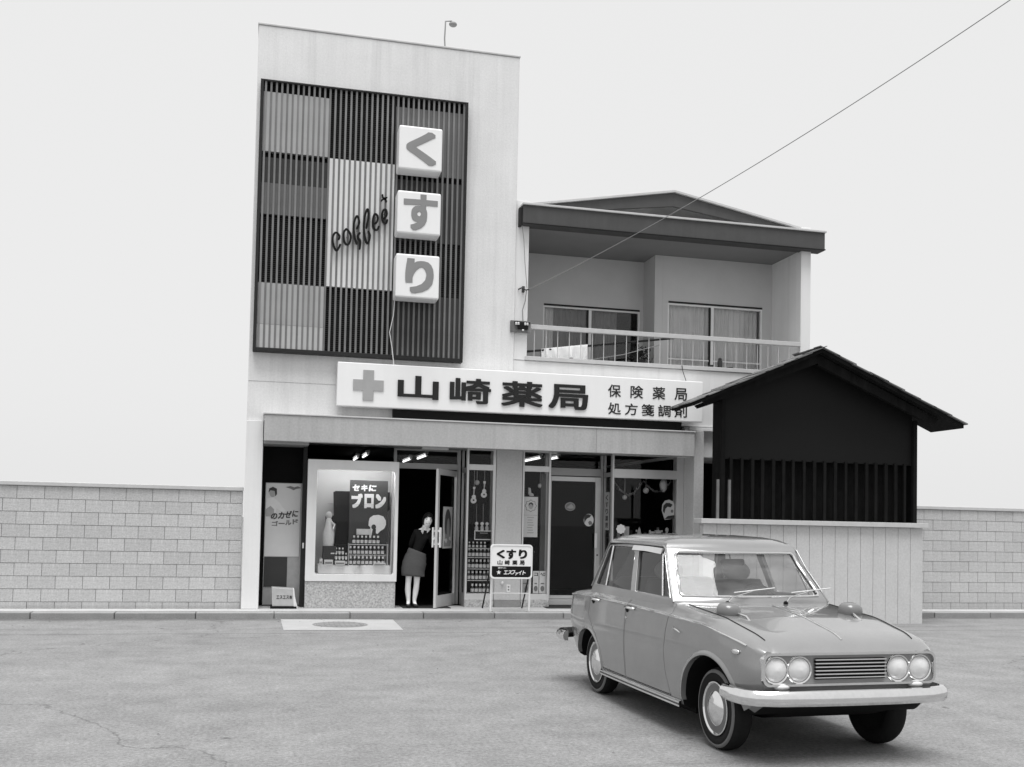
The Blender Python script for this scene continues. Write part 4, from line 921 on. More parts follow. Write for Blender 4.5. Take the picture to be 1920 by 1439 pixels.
for (xx, r_, h_, nm, lb, m_) in ((8.02,.045,.20,'jar','dark lidded jar standing on the balcony edge','boardgrey'),(7.84,.05,.06,'bowl','small dark bowl on the balcony edge left of the jar','boardgrey'),(8.22,.06,.04,'dish','low dark dish on the balcony edge right of the jar','boardgrey')):
    prof = [(r_*.8,0),(r_,h_*.2),(r_,h_*.7),(r_*.7,h_*.8),(r_*.75,h_*.82),(r_*.6,h_),(0,h_)] if nm == 'jar' else [(r_*.6,0),(r_,h_),(r_*.9,h_),(0,h_*.3)]
    t = MB().lathe(prof, (xx,17.2,4.476), 'z', 16).build(nm, m_, None, 40); tag(t, lb, nm); centre(t)

# ================================================================== SERVICE BRACKET AND WIRES
SB = thing('insulator_bracket', 'dark wooden bracket with white insulators beside the balcony pier', 'bracket', (4.18, 16.98, 4.9))
MB().box(4.0, 4.36, 16.955, 17.0, 4.87, 5.07).build('board', 'woodgrey', SB, None, .004)
MB().box(4.06, 4.34, 16.93, 16.954, 5.02, 5.05).build('crosspiece', 'slatframe', SB); MB().box(4.12, 4.30, 16.92, 16.953, 4.92, 5.01).build('switch', 'black', SB, None, .006)
for xx in (4.09, 4.13, 4.25, 4.29): MB().lathe([(.015,0),(.022,.01),(.016,.022),(.022,.034),(.012,.045)], (xx,16.925,4.99), 'z', 10).build('insulator', 'insul', SB, 60)
MB().ball((4.21,16.915,4.90), .02, .02, .016).build('insulator', 'insul', SB, 180)
t = MB().tube([(4.21,16.93,5.05),(4.20,16.95,5.25),(4.25,16.96,5.42),(4.27,16.955,5.62)], .009, 6).build('drop_cable', 'cable', None, 60); tag(t, 'short cable rising from the insulator bracket to the wire hook', 'cable'); centre(t)
hk = thing('wire_hook', 'small iron wire hook on the balcony pier at the end of the overhead wire', 'hook', (4.27, 16.98, 5.62))
MB().tube([(4.14,17.02,5.63),(4.18,16.92,5.64),(4.24,16.91,5.60),(4.30,16.93,5.62)], .012, 6).build('hook', 'cabledark', hk, 60); MB().box(4.2,4.24,16.97,17.03,5.58,5.68).build('plate', 'cabledark', hk)
t = MB().tube([(4.275,16.955,5.65),(4.23,16.96,6.1),(4.20,16.95,6.5),(4.15,16.9,6.72)], .006, 6).build('riser_cable', 'cable', None, 60); tag(t, 'thin cable running up the pier from the wire hook to the eave', 'cable'); centre(t)
A_ = Vector((4.30,16.93,5.62)); B_ = Vector((7.87,9.00,7.50)); pts = []
for k in range(30):
    u = k/29; p = A_.lerp(B_, u); p.z -= .18*4*u*(1-u); pts.append(p)
ow = MB().tube(pts, .0055, 6).build('overhead_wire', 'cable', None, 60); tag(ow, 'overhead service wire rising to the right across the balcony', 'wire'); centre(ow)
t = MB().tube([(7.19,17.0,4.47),(7.2,16.98,4.36),(7.27,16.97,4.16)], .006, 6).build('sign_wire', 'cabledark', None, 60); tag(t, 'short dark wire hanging from the balcony edge to the long sign', 'wire'); centre(t)
RLt = thing('roof_lamp', 'thin bent pole with a small lamp head above the tall block parapet', 'lamp', (2.98, 18.2, 9.76))
MB().tube([(2.93,18.2,9.70),(2.95,18.2,10.15),(2.93,18.2,10.45),(2.94,18.2,10.78),(3.06,18.2,10.80)], .013, 8).build('pole', 'cable', RLt, 60); MB().ball((3.08,18.2,10.74), .075, .06, .05).build('lamp_head', 'cable', RLt, 180)

# ================================================================== TIMBER SHED at the right
SH = thing('timber_shed', 'dark timber shed with a low sloping roof at the right of the pharmacy', 'shed', (8.6, 15.9, 0))
sy0, sy1 = 15.4, 15.95
EX, EZ = 6.575, 3.555
ridge_x, ridge_z = 8.9, 4.57
def roof_z(x): return EZ+(x-EX)*(ridge_z-EZ)/(ridge_x-EX)
MB().prism([(EX,EZ),(ridge_x,ridge_z),(11.6,3.43),(11.6,3.36),(ridge_x,ridge_z-.06),(EX+.05,roof_z(EX+.05)-.055)], sy0-.25, sy1+.09).build('roof_deck', 'darkwood', SH)
mb_ = []
for side in (0, 1):
    n_ = 9
    for i in range(n_):
        if side == 0: xa, xb = EX-.04+(ridge_x-EX+.04)*i/n_, EX-.04+(ridge_x-EX+.04)*(i+1)/n_+.06; za, zb = roof_z(xa)+.028, roof_z(xb)+.004+.012
        else: xa, xb = 11.65-(11.65-ridge_x)*i/n_, 11.65-(11.65-ridge_x)*(i+1)/n_-.06; za = 3.43+(11.6-xa)*(ridge_z-3.43)/2.7+.028; zb = 3.43+(11.6-xb)*(ridge_z-3.43)/2.7+.016
        for j in range(4):
            y0_ = sy0-.30+j*.237; dz = random.uniform(-.006,.012)
            MB().prism([(xa,za+dz),(xb,zb+dz),(xb,zb-.014+dz),(xa,za-.022+dz)], y0_+.003, y0_+.234).build('shingle', 'roofshingle', SH)
MB().prism([(6.85,roof_z(6.85)-.06),(ridge_x,ridge_z-.07),(ridge_x,ridge_z-.22),(6.92,roof_z(6.92)-.14)], sy0-.12, sy0-.04).build('verge_board', 'darkwood', SH)
MB().prism([(11.2,3.50),(ridge_x,ridge_z-.07),(ridge_x,ridge_z-.25),(11.1,3.40)], sy0-.12, sy0-.04).build('verge_board', 'darkwood', SH)
sxl = 7.32; fy = sy0+.22
MB().prism([(sxl,0),(sxl,3.84),(ridge_x,ridge_z-.12),(11.0,3.55),(11.0,0)], sy1-.06, sy1).build('back_wall', 'darkwood', SH)
MB().prism_x([(fy,0),(sy1-.06,0),(sy1-.06,3.84),(fy,3.84)], sxl, sxl+.03).build('side_wall', 'darkwood', SH)
MB().prism_x([(fy,0),(sy1-.06,0),(sy1-.06,3.5),(fy,3.5)], 10.95, 10.98).build('side_wall', 'darkwood', SH)
MB().prism([(sxl+.032,2.72),(sxl+.032,3.86),(ridge_x,ridge_z-.1),(10.94,3.6),(10.94,2.72)], fy+.03, fy+.07).build('upper_wall', 'black', SH)
MB().box(sxl-.005, sxl+.06, fy-.04, fy+.03, 1.716, 3.82).build('corner_post', 'darkwood', SH); MB().box(10.93, 11.0, fy-.04, fy+.03, 1.716, 3.5).build('corner_post', 'darkwood', SH)
MB().prism([(6.9,roof_z(6.9)-.10),(sxl,roof_z(sxl)-.10),(sxl,roof_z(sxl)-.20),(6.95,roof_z(6.95)-.17)], sy0+.3, sy0+.38).build('eave_bracket', 'darkwood', SH)
for k, xx in enumerate((7.17, 7.375)): MB().box(xx, xx+.04, sy0+.02, sy0+.06, 1.716, 2.36).build('stake', 'woodgrey', SH, None, .004)
xx = sxl+.16; k = 0
while xx < 10.9:
    MB().box(xx, xx+.05+random.uniform(-.01,.01), fy-.01, fy+.028, 1.716, 2.74).build('lattice_bar', 'darkwood', SH); xx += .19+random.uniform(-.01,.02); k += 1
MB().box(6.83, 11.0, sy0-.14, sy0+.18, 1.635, 1.715).build('sill', 'flash', SH, None, .006)
xx = 6.9
while xx < 10.9:
    MB().box(xx+.003, xx+.235, sy0-.06, sy0+.10, 0, 1.632).build('board', 'column', SH, None, .003); xx += .238

mb = MB()
for k in range(170):
    xx, yy = random.uniform(-5, 8), random.choice([random.uniform(5.5,16.3), random.uniform(15.9,16.36)]); s_ = random.uniform(.008,.022); a = random.uniform(0,3.14); c_, n_ = math.cos(a), math.sin(a); h_ = random.uniform(.004,.012)
    e_ = random.uniform(1,2.6)
    mb.add([(xx-s_*c_*e_,yy-s_*n_*e_,.001),(xx+s_*n_,yy-s_*c_,.001),(xx+s_*c_*e_,yy+s_*n_*e_,.001),(xx-s_*n_,yy+s_*c_,.001),(xx,yy,h_)], [(0,1,4),(1,2,4),(2,3,4),(3,0,4)])
gt = mb.build('road_grit', 'woodgrey'); gt['kind'] = 'stuff'; gt['label'] = 'scattered leaf bits and grit on the road'; gt['category'] = 'grit'

# ================================================================== WOMAN leaning round the open door
def skinned(verts, edges, radii, root=0, sub=2):
    me = bpy.data.meshes.new('s'); me.from_pydata(verts, edges, []); o = bpy.data.objects.new('s', me); COL.objects.link(o)
    sk = o.modifiers.new('skin', 'SKIN'); sk.use_smooth_shade = True
    for i, r_ in enumerate(radii):
        sv = me.skin_vertices[0].data[i]; sv.radius = r_ if isinstance(r_, tuple) else (r_, r_); sv.use_root = (i == root)
    ss = o.modifiers.new('sub', 'SUBSURF'); ss.levels = sub; ss.render_levels = sub
    dg = bpy.context.evaluated_depsgraph_get(); m2 = bpy.data.meshes.new_from_object(o.evaluated_get(dg)); bpy.data.objects.remove(o); return m2
WM = thing('person', 'woman in dark sweater and grey skirt leaning round the open shop door', 'person', (2.44, 17.28, STEP_Z+.012))
z0 = STEP_Z+.012
J = [(2.47,17.30,.93),            #0 pelvis
     (2.52,17.29,1.08),(2.575,17.275,1.25),(2.61,17.26,1.36),(2.635,17.25,1.44),(2.66,17.235,1.50),(2.678,17.225,1.575),(2.685,17.225,1.65),   #1-7 spine, neck, head
     (2.405,17.30,.87),(2.375,17.27,.50),(2.392,17.30,z0+.10),(2.383,17.27,z0+.045),(2.372,17.15,z0+.028),    #8-12 right leg of the picture's left
     (2.535,17.30,.87),(2.520,17.26,.50),(2.492,17.30,z0+.10),(2.500,17.27,z0+.045),(2.515,17.15,z0+.028),    #13-17
     (2.49,17.27,1.385),(2.425,17.36,1.17),(2.47,17.43,1.02),(2.48,17.45,.985),       #18-21 far arm hanging, hand at hip
     (2.725,17.235,1.335),(2.79,17.22,1.14),(2.775,17.13,1.24),(2.772,17.115,1.29), (2.378,17.300,.385),(2.512,17.295,.385)]   #22-25 arm to the door handle
E_ = [(0,1),(1,2),(2,3),(3,4),(4,5),(5,6),(6,7),(0,8),(8,9),(9,26),(26,10),(10,11),(11,12),(0,13),(13,14),(14,27),(27,15),(15,16),(16,17),(3,18),(18,19),(19,20),(20,21),(3,22),(22,23),(23,24),(24,25)]
RR = [(.100,.085),(.080,.065),(.115,.09),(.10,.08),.045,(.062,.07),(.078,.085),(.062,.07),
      .075,.050,.033,.034,.024, .075,.050,.033,.034,.024, .045,.038,.026,.022, .045,.038,.026,.022, (.050,.054),(.050,.054)]
bd = skinned([tuple(Vector(j)) for j in J], E_, RR)
body = link('body', bd, 'skin', WM, 180)
# head: shaped skull with nose, over the skinned neck (one surface with the body colour)
mb = MB(); rings = []
hc = Vector((2.680,17.225,1.590)); tilt = Matrix.Rotation(R(12), 3, 'Y')
for i in range(13):
    t = i/12; z = -.115+.23*t; q_ = (t-.55)/(.48 if t > .55 else .62); w_ = .073*math.sqrt(max(1-q_*q_, .0)) + .006; dpt = .086*math.sqrt(max(1-q_*q_, 0))+.006
    if t < .3: w_ *= .80+.2*t/.3
    ring = []
    for k in range(20):
        a = 2*math.pi*k/20; p = Vector((w_*math.sin(a), -dpt*math.cos(a), z))
        if k == 0 and .36 < t < .52: p.y -= .020*(1-abs(t-.42)/.12)
        ring.append(hc + tilt @ p)
    rings.append(ring)
MB().loft(rings).build('head', 'skin', WM, 180)
def on_face(x, z, d=-.088): return hc + tilt @ Vector((x, d, z))
for s in (-1, 1):
    MB().ball(on_face(s*.028, .014, -.080), .0155, .008, .0085).build('eye', 'hair', WM, 180)
    MB().ball(on_face(s*.030, .038, -.080), .019, .006, .0045).build('eyebrow', 'hair', WM, 180)
    MB().ball(on_face(s*.074, .0, -.005), .010, .018, .026).build('ear', 'skin', WM, 180)
mb = MB().ball(on_face(0, -.052, -.076), .032, .010, .011); mth = mb.build('mouth', 'lip', WM, 180)
MB().ball(on_face(0, -.0515, -.083), .026, .008, .0065).build('teeth', 'white', WM, 180)
# hair: bob round the skull, open over the face
mb = MB(); mb.ball((0,0,0), .094, .118, .132, 36, 24); hv = []
for v in mb.v:
    p = Vector(v)+Vector((0,.014,.008)); fx = abs(p.x)/.066
    if p.y < -.02 and p.z < .058-.05*fx*fx and fx < .98: p.y = max(p.y, -.030)
    if p.z < -.095: p.z = -.095; p.x *= 1.25; p.y = max(p.y*1.1, -.02)
    hv.append(hc + tilt @ p)
mb.v = [tuple(v) for v in hv]; mb.build('hair', 'hair', WM, 180)
# sweater over torso and arms
JS = [(2.488,17.30,1.0),(2.53,17.29,1.10),(2.578,17.275,1.25),(2.612,17.26,1.365),(2.635,17.25,1.425),(2.49,17.27,1.385),(2.42,17.36,1.17),(2.465,17.43,1.035),(2.725,17.235,1.34),(2.797,17.22,1.14),(2.778,17.145,1.225)]
sw = skinned(JS, [(0,1),(1,2),(2,3),(3,4),(3,5),(5,6),(6,7),(3,8),(8,9),(9,10)], [(.112,.085),(.116,.09),(.132,.108),(.115,.095),(.05,.05),.062,.052,.036,.062,.050,.036])
link('sweater', sw, 'sweater', WM, 180)
MB().prism([(2.555,1.40),(2.585,1.355),(2.60,1.40),(2.615,1.47),(2.575,1.49)], 17.125, 17.15).build('collar', 'papergrey', WM, None, .004)
MB().prism([(2.72,1.44),(2.66,1.37),(2.655,1.42),(2.685,1.47)], 17.135, 17.155).build('collar', 'papergrey', WM, None, .004)
# skirt: leaning loft with a few drag folds
rings = []
for i in range(13):
    t = i/12; z = 1.065-.43*t; cx = 2.525-.075*min(t*1.4,1)+.005*t; rx = .150+.048*min(t*2.2,1)+.004*t; ry = .105+.035*min(t*2,1)
    ring = []
    for k in range(30):
        a = 2*math.pi*k/30; f_ = 1+.03*math.sin(z*62+a*1.6+1.2*math.sin(a))*(1-t)+.02*math.sin(5*a)*t
        ring.append((cx+rx*f_*math.sin(a), 17.29-ry*f_*math.cos(a), z-(.30*(1-t)+.06)*rx*math.sin(a)))
    rings.append(ring)
MB().loft(rings).build('skirt', 'skirt', WM, 180)
for s, (kx, ax, fx) in enumerate(((2.375,2.392,2.372),(2.520,2.492,2.515))):
    sh_ = skinned([(ax,17.32,z0+.035),(ax+(fx-ax)*.5,17.23,z0+.032),(fx,17.13,z0+.026)], [(0,1),(1,2)], [(.038,.040),(.042,.034),(.036,.026)])
    for v in sh_.vertices: v.co.z = max(v.co.z, z0+.001)
    link('shoe', sh_, 'shoe', WM, 180)
# hand closed on the door handle: palm and five fingers
def fingers(c, along, out, parent):
    c = Vector(c); along = Vector(along).normalized(); out = Vector(out).normalized(); up = along.cross(out)
    mb = MB(); mb.ball(c, .020, .030, .036); mb.build('hand', 'skin', parent, 180)
    for i in range(4):
        b0 = c + up*(.024-.016*i) + out*.02; ln = (.9, 1.05, 1.0, .8)[i]
        MB().tube([b0, b0+out*.025*ln+along*.008, b0+out*.034*ln+along*.028*ln, b0+out*.02*ln+along*.042*ln], [.0085,.0085,.008,.006], 8).build('finger', 'skin', parent, 180)
    MB().tube([c-out*.005+up*.02, c+up*.038+along*.012, c+up*.048+along*.034], [.010,.009,.007], 8).build('thumb', 'skin', parent, 180)
fingers((2.775,17.11,1.28), (0,-1,0), (1,0,.1), WM)
fingers((2.485,17.455,.965), (0,-1,0), (.3,0,-1), WM)

# ================================================================== CAR
CAR = thing('parked_car', 'grey four-door saloon parked nose to the camera at the right', 'car', (3.768, 9.232, 0), R(2.36))
def sm(l, xs, ys):
    return float(np.interp(l, xs, ys))
def smooth_table(xs, ys, k=9):
    g_ = np.linspace(xs[0], xs[-1], 240); v_ = np.interp(g_, xs, ys); p_ = np.pad(v_, k, mode='edge')
    # keep the ends
    ke = np.hanning(2*k+1); ke /= ke.sum(); s_ = np.convolve(p_, ke, 'valid'); w_ = np.clip(np.minimum(np.arange(240), 239-np.arange(240))/k, 0, 1); s_ = s_*w_+v_*(1-w_)
    return lambda l: float(np.interp(l, g_, s_))
LR, LF = -0.82, 2.99
W_ = smooth_table([LR,-.76,-.6,-.2,.4,1.2,2.0,2.5,2.8,2.93,LF], [.66,.705,.735,.762,.775,.78,.775,.765,.742,.715,.67], 6)
ZS = smooth_table([LR,-.6,0,.9,1.7,2.33,2.82,LF], [.875,.905,.915,.91,.90,.885,.815,.76], 8)
ZT = smooth_table([LR,-.74,-.3,-.1,1.7,2.0,2.4,2.8,2.93,LF], [.865,.915,.975,1.0,1.005,.985,.945,.87,.82,.76], 6)
ZD = smooth_table([LR,-.74,-.3,-.1,.2,1.6,1.75,2.0,2.4,2.8,2.93,LF], [.865,.91,.955,.975,.985,.985,.975,.955,.925,.85,.80,.75], 6)
ZB = smooth_table([LR,-.66,-.45,-.2,.1,1.9,2.6,2.85,LF], [.46,.38,.29,.24,.21,.21,.25,.33,.44], 6)
NST = 90
def body_ring(l):
    w, zs, zt, zd, zb = W_(l), ZS(l), ZT(l), ZD(l), ZB(l)
    h = [(0,zb),(w*.5,zb),(w*.88,zb),(w*.945,zb+.03),(w*.972,zb+.10),(w*.995,zb+(zs-zb)*.42),(w*1.0,zb+(zs-zb)*.58),(w*.993,zb+(zs-zb)*.74),(w*.982,zs-.075),(w*.975,zs-.02),(w*.968,zs-.004),(w*.953,zs+.004),(w*.935,zs+.012),(w*.90,(zs+zd)/2+.012),(w*.865,zd),(w*.80,zd+.012*1),(w*.55,zt-.012),(w*.25,zt-.002),(0,zt)]
    return [(x_, -l, z) for x_, z in h] + [(-x_, -l, z) for x_, z in h[-2:0:-1]]
mb = MB(); mb.loft([body_ring(LR+(LF-LR)*i/NST) for i in range(NST+1)]); bodym = mb.mesh('car')
WHEELS = ((0.0, .30), (2.405, .30))
ARCH = []
def arch_pts(cl, rx, rz, zc, n=28, z_low=.05, off=0.0):
    pts = [(-(cl+(rx+off)*math.cos(math.pi*k/n)), zc+(rz+off)*math.sin(math.pi*k/n)) for k in range(n+1)]
    return pts
A_R = (-.085, .365, .345, .26); A_F = (2.395, .430, .405, .27)
for (cl, rx, rz, zc) in (A_R, A_F):
    p_ = arch_pts(cl, rx, rz, zc); p_ = p_ + [(p_[-1][0], .05), (p_[0][0], .05)]
    for s in (-1, 1):
        bodym = boolean(bodym, MB().prism_x(p_, s*.95, s*.42).mesh(), 'DIFFERENCE')
# cabin cavity
bodym = boolean(bodym, MB().prism_x([(.05,.62),(-1.52,.62),(-1.56,1.2),(.10,1.2)], -.655, .655).mesh(), 'DIFFERENCE')
# door leaves cut out of the same skin
DF = [(.868,.285),(1.765,.285),(1.695,.45),(1.672,.62),(1.685,.78),(1.722,.905),(1.70,.99),(.868,.99)]
DR = [(.848,.285),(.848,.99),(-.06,.99),(-.05,.90),(-.075,.74),(.03,.645),(.155,.56),(.24,.46),(.275,.36),(.285,.285)]
def grow(pts, d):
    cx = sum(p[0] for p in pts)/len(pts); cz = sum(p[1] for p in pts)/len(pts); n = len(pts); out_ = []
    a = sum(pts[i][0]*pts[(i+1)%n][1]-pts[(i+1)%n][0]*pts[i][1] for i in range(n)); sg = 1 if a > 0 else -1
    for i in range(n):
        p0, p1, p2 = Vector(pts[i-1]), Vector(pts[i]), Vector(pts[(i+1)%n]); e1 = (p1-p0).normalized(); e2 = (p2-p1).normalized()
        n1 = Vector((e1.y,-e1.x))*sg; n2 = Vector((e2.y,-e2.x))*sg; b = (n1+n2).normalized(); out_.append(tuple(p1+b*d/max(b.dot(n1),.4)))
    return out_
doors = []
for poly, nm in ((DF,'front'),(DR,'rear')):
    for s in (-1, 1):
        cut = MB().prism_x([(-a, b) for a, b in grow(poly, -.003)], s*.95, s*.672).mesh(); dm = boolean(bodym.copy(), cut, 'INTERSECT')
        doors.append((nm, s, dm))
for poly in (DF, DR):
    for s in (-1, 1): bodym = boolean(bodym, MB().prism_x([(-a, b) for a, b in grow(poly, .0045)], s*.95, s*.682).mesh(), 'DIFFERENCE')
def paint_dark(me):
    me.materials.append(M['carblack'])
    for p in me.polygons:
        c = p.center; l = -c.y; d_ = False
        for (cl, rx, rz, zc) in (A_R, A_F):  # arch insides blackened, their shade put into the colour
            if ((l-cl)/rx)**2+((max(c.z,zc)-zc)/rz)**2 <= 1.012 and (abs(p.normal.x) < .6 or abs(abs(c.x)-.42) < .02): d_ = True
        if -.1 < l < 1.8 and abs(abs(c.x)-.682) < .012 and abs(p.normal.x) > .8 and c.z < .99: d_ = True
        if abs(c.x) < .66 and -1.57 < c.y < .11 and c.z < .98 and c.z > .3: d_ = True
        if c.z < ZB(l)+.02 and p.normal.z < -.7: d_ = True
        if d_: p.material_index = 1
cb_ = link('body', bodym, 'paint', CAR, 32, 0, True); paint_dark(bodym)
for nm, s, dm in doors:
    o = link('door', dm, 'paint', CAR, 32, 0, True)
    lh = .80 if nm == 'front' else -.02
    if nm == 'front': lh = .90
    lh0 = .90 if nm == 'front' else .045
    xx = s*(W_(lh0)*.985); zz = ZS(lh0)-.028
    mb = MB(); mb.tube([(xx, -lh0, zz+.004), (xx+s*.028, -lh0-.02, zz+.008), (xx+s*.030, -lh0-.13, zz+.006), (xx, -lh0-.15, zz)], [.009,.012,.012,.009], 8); mb.build('handle', 'chrome', o, 60, 0, True)
    mb = MB(); mb.prism_x([(-lh0+.035, zz+.012),(-lh0+.035, zz-.02),(-lh0-.0, zz-.04),(-lh0-.03, zz-.012),(-lh0-.03,zz+.012)], xx-s*.004, xx+s*.004); mb.build('handle_recess', 'carblack', o, None, 0, True)
    if nm == 'front': MB().lathe([(0,s*.006),(.012,s*.004),(.013,-s*.004)], (s*W_(.87)*.992, -.885, zz-.085), 'x', 12).build('key_lock', 'chrome', o, None, 0, True)
# trims
def strip(name, pts, r_, m, parent, sides=(-1,1)):
    for s in sides: MB().tube([(s*a, -b, c) for a, b, c in pts], r_, 6).build(name, m, parent, 60, 0, True)
strip('waist_moulding', [(W_(l)*.970+.001, l, ZS(l)-.006) for l in np.linspace(-.74, 2.86, 60)], .0075, 'chrome', CAR)
for s in (-1, 1):
    mb = MB(); mb.loft([[(s*(W_(l)*.965), -l, .215),(s*(W_(l)*.985), -l, .222),(s*(W_(l)*.988), -l, .262),(s*(W_(l)*.965), -l, .272)] for l in np.linspace(.27, 1.945, 20)]); mb.build('sill_moulding', 'chrome', CAR, 20, 0, True)
    mb = MB(); mb.loft([[(s*(W_(l)*.988), -l, .236),(s*(W_(l)*.994), -l, .240),(s*(W_(l)*.994), -l, .247),(s*(W_(l)*.988), -l, .250)] for l in np.linspace(.275, 1.94, 20)]); mb.build('sill_groove', 'seat', CAR, 20, 0, True)
    for (cl, rx, rz, zc), m_, th in ((A_F,'flash',.028),(A_R,'flash',.012)):
        rings = []
        for k in range(33):
            a = math.pi*(.01+.98*k/32); l = cl-rx*math.cos(a); z = zc+rz*math.sin(a); ln = cl-(rx+th)*math.cos(a); zn = zc+(rz+th)*math.sin(a)
            def side_w(l_, z_):
                rg = body_ring(min(max(l_,LR),LF)); h = [(p[0], p[2]) for p in rg[:19]]; zs_ = [q[1] for q in h[2:11]]; ws_ = [q[0] for q in h[2:11]]; return float(np.interp(z_, zs_, ws_))
            if z < ZB(l)+.03 or l > 2.79: continue
            wi, wo = side_w(l, z), side_w(ln, zn)
            l -= -.006*math.cos(a); z -= .006*math.sin(a)
            rings.append([(s*(wi-.03), -l, z-.001),(s*(wi+.010), -l, z),(s*(wi+.010), -(l*.6+ln*.4), z*.6+zn*.4),(s*(wo+.001), -ln, zn),(s*(wo-.01), -ln, zn)])
        MB().loft(rings).build('arch_lip', 'paint', CAR, 50, 0, True)
# glasshouse
CZ = [.930, 1.0, 1.1, 1.2, 1.3, 1.395, 1.425, 1.455, 1.485, 1.507, 1.52]
CW = [.700, .690, .668, .644, .616, .600, .590, .568, .510, .42, .26]
CF_ = [1.685, 1.665, 1.57, 1.475, 1.382, 1.325, 1.295, 1.265, 1.20, 1.08, .85]
CR_ = [-.175, -.160, -.105, -.055, -.005, .025, .042, .062, .12, .22, .42]
def cab(z): return float(np.interp(z, CZ, CW)), float(np.interp(z, CZ, CF_)), float(np.interp(z, CZ, CR_))
BOWF, BOWR = .13, .09
def cab_ring(z, d=0.0, dz=0.0):
    w, lf, lr = cab(z); w -= d; lf -= d; lr += d; pts = []
    for k in range(13):
        u = -1+2*k/12; pts.append((u*w, -(lf+BOWF*(1-u*u)*(.8 if z > 1.4 else 1)-.0), z+dz))
    for k in range(1, 10): t = k/10; pts.append((w*(1+.015*math.sin(math.pi*t)), -(lf+(lr-lf)*t), z+dz))
    for k in range(13):
        u = 1-2*k/12; pts.append((u*w, -(lr-BOWR*(1-u*u)), z+dz))
    for k in range(1, 10): t = k/10; pts.append((-w*(1+.015*math.sin(math.pi*t)), -(lr+(lf-lr)*t), z+dz))
    return pts
zz_ = [.93,.975,1.0,1.05,1.1,1.15,1.2,1.25,1.3,1.35,1.395,1.41,1.425,1.44,1.455,1.47,1.485,1.496,1.507,1.514,1.52]
top = cab_ring(1.52); tc_ = Vector((0, -.60, 1.526)); tops = [[tuple(tc_.lerp(Vector(p), k)) for p in top] for k in (.6, .25, .03)]
cabm = MB().loft([cab_ring(z) for z in zz_] + tops).mesh()
cabm = boolean(cabm, MB().loft([cab_ring(z, .035) for z in [.9,1.0,1.1,1.2,1.3,1.395,1.425,1.445]]).mesh(), 'DIFFERENCE')
OR = [(-.075,1.022),(.800,1.022),(.672,1.398),(.085,1.398),(.04,1.36)]
OF = [(.880,1.022),(1.600,1.022),(1.300,1.372),(1.27,1.396),(.752,1.398)]
for poly in (OR, OF): cabm = boolean(cabm, MB().prism_x([(-a, b) for a, b in poly], -1, 1).mesh(), 'DIFFERENCE')
WS = [(-.605,1.04),(.605,1.04),(.618,1.06),(.545,1.358),(.52,1.380),(-.52,1.380),(-.545,1.358),(-.618,1.06)]
cabm = boolean(cabm, MB().prism(WS, -2.2, -1.17).mesh(), 'DIFFERENCE')
RW = [(-.59,1.04),(.59,1.04),(.53,1.362),(.50,1.380),(-.50,1.380),(-.53,1.362)]
cabm = boolean(cabm, MB().prism(RW, -.14, .5).mesh(), 'DIFFERENCE')
roof = link('roof', cabm, 'paint', CAR, 40, 0, True)
cabm.materials.append(M['seat'])
for p in cabm.polygons:
    c = p.center; w, lf, lr = cab(c.z)
    if abs(c.x) < w-.02 and p.normal.z < -.3 and c.z > 1.42: p.material_index = 1
def side_pane(poly, s):
    mb = MB(); mb.add([(s*(cab(z)[0]-.016), -l, z) for l, z in poly], [tuple(range(len(poly)))]); mb.build('side_window', CARGLASS, CAR, None, 0, True)
def bar(name, a, b, r_, m, s):
    MB().tube([(s*(cab(a[1])[0]-.008), -a[0], a[1]), (s*(cab(b[1])[0]-.008), -b[0], b[1])], r_, 6).build(name, m, CAR, 60, 0, True)
for s in (-1, 1):
    side_pane(OR, s); side_pane(OF, s)
    bar('quarter_light_bar', (.165,1.022), (.125,1.398), .009, 'chrome', s); bar('quarter_light_bar', (1.43,1.022), (1.235,1.398), .008, 'chrome', s)
    # chrome window surround and the pale visor strip along the top of the door glass
    for poly in (OR, OF):
        q = poly+[poly[0]]
        MB().tube([(s*(cab(z)[0]+.001), -l, z) for l, z in q], .0045, 6).build('window_trim', 'chrome', CAR, 60, 0, True)
    mb = MB(); mb.loft([[(s*(cab(1.41)[0]+.004), -l, 1.415-.03*max(0,(l-.95))),(s*(cab(1.41)[0]+.022), -l, 1.410-.03*max(0,(l-.95))),(s*(cab(1.37)[0]+.028), -l, 1.372-.05*max(0,(l-.95))),(s*(cab(1.37)[0]+.022), -l, 1.370-.05*max(0,(l-.95)))] for l in np.linspace(.66, 1.27, 14)]); mb.build('rain_visor', 'flash', CAR, 30, 0, True)
    pts = [(cab(1.0)[0]+.004, 1.672, .99),(cab(1.1)[0]+.006, 1.578, 1.1),(cab(1.25)[0]+.006, 1.436, 1.25),(cab(1.395)[0]+.008, 1.33, 1.398)]+[(cab(1.425)[0]+.012, l, 1.422+.010*math.sin(math.pi*(1.29-l)/1.3)) for l in np.linspace(1.27, .06, 16)]+[(cab(1.2)[0]+.004,-.06,1.2),(cab(1.0)[0]+.004,-.168,1.0)]
    MB().tube([(s*a, -b, c) for a, b, c in pts], .009, 6).build('drip_rail', 'paint', CAR, 60, 0, True)
    MB().tube([(s*(a-.006), -b, c-.014) for a, b, c in pts[3:20]], .006, 6).build('drip_shadow_gap', 'carblack', CAR, 60, 0, True)
    MB().tube([(s*(cab(1.05)[0]-.03), -1.50, 1.025),(s*(cab(1.05)[0]-.035), -1.46, 1.05),(s*(cab(1.07)[0]-.035), -1.50, 1.075)], .006, 6).build('quarter_latch', 'chrome', CAR, 60, 0, True)
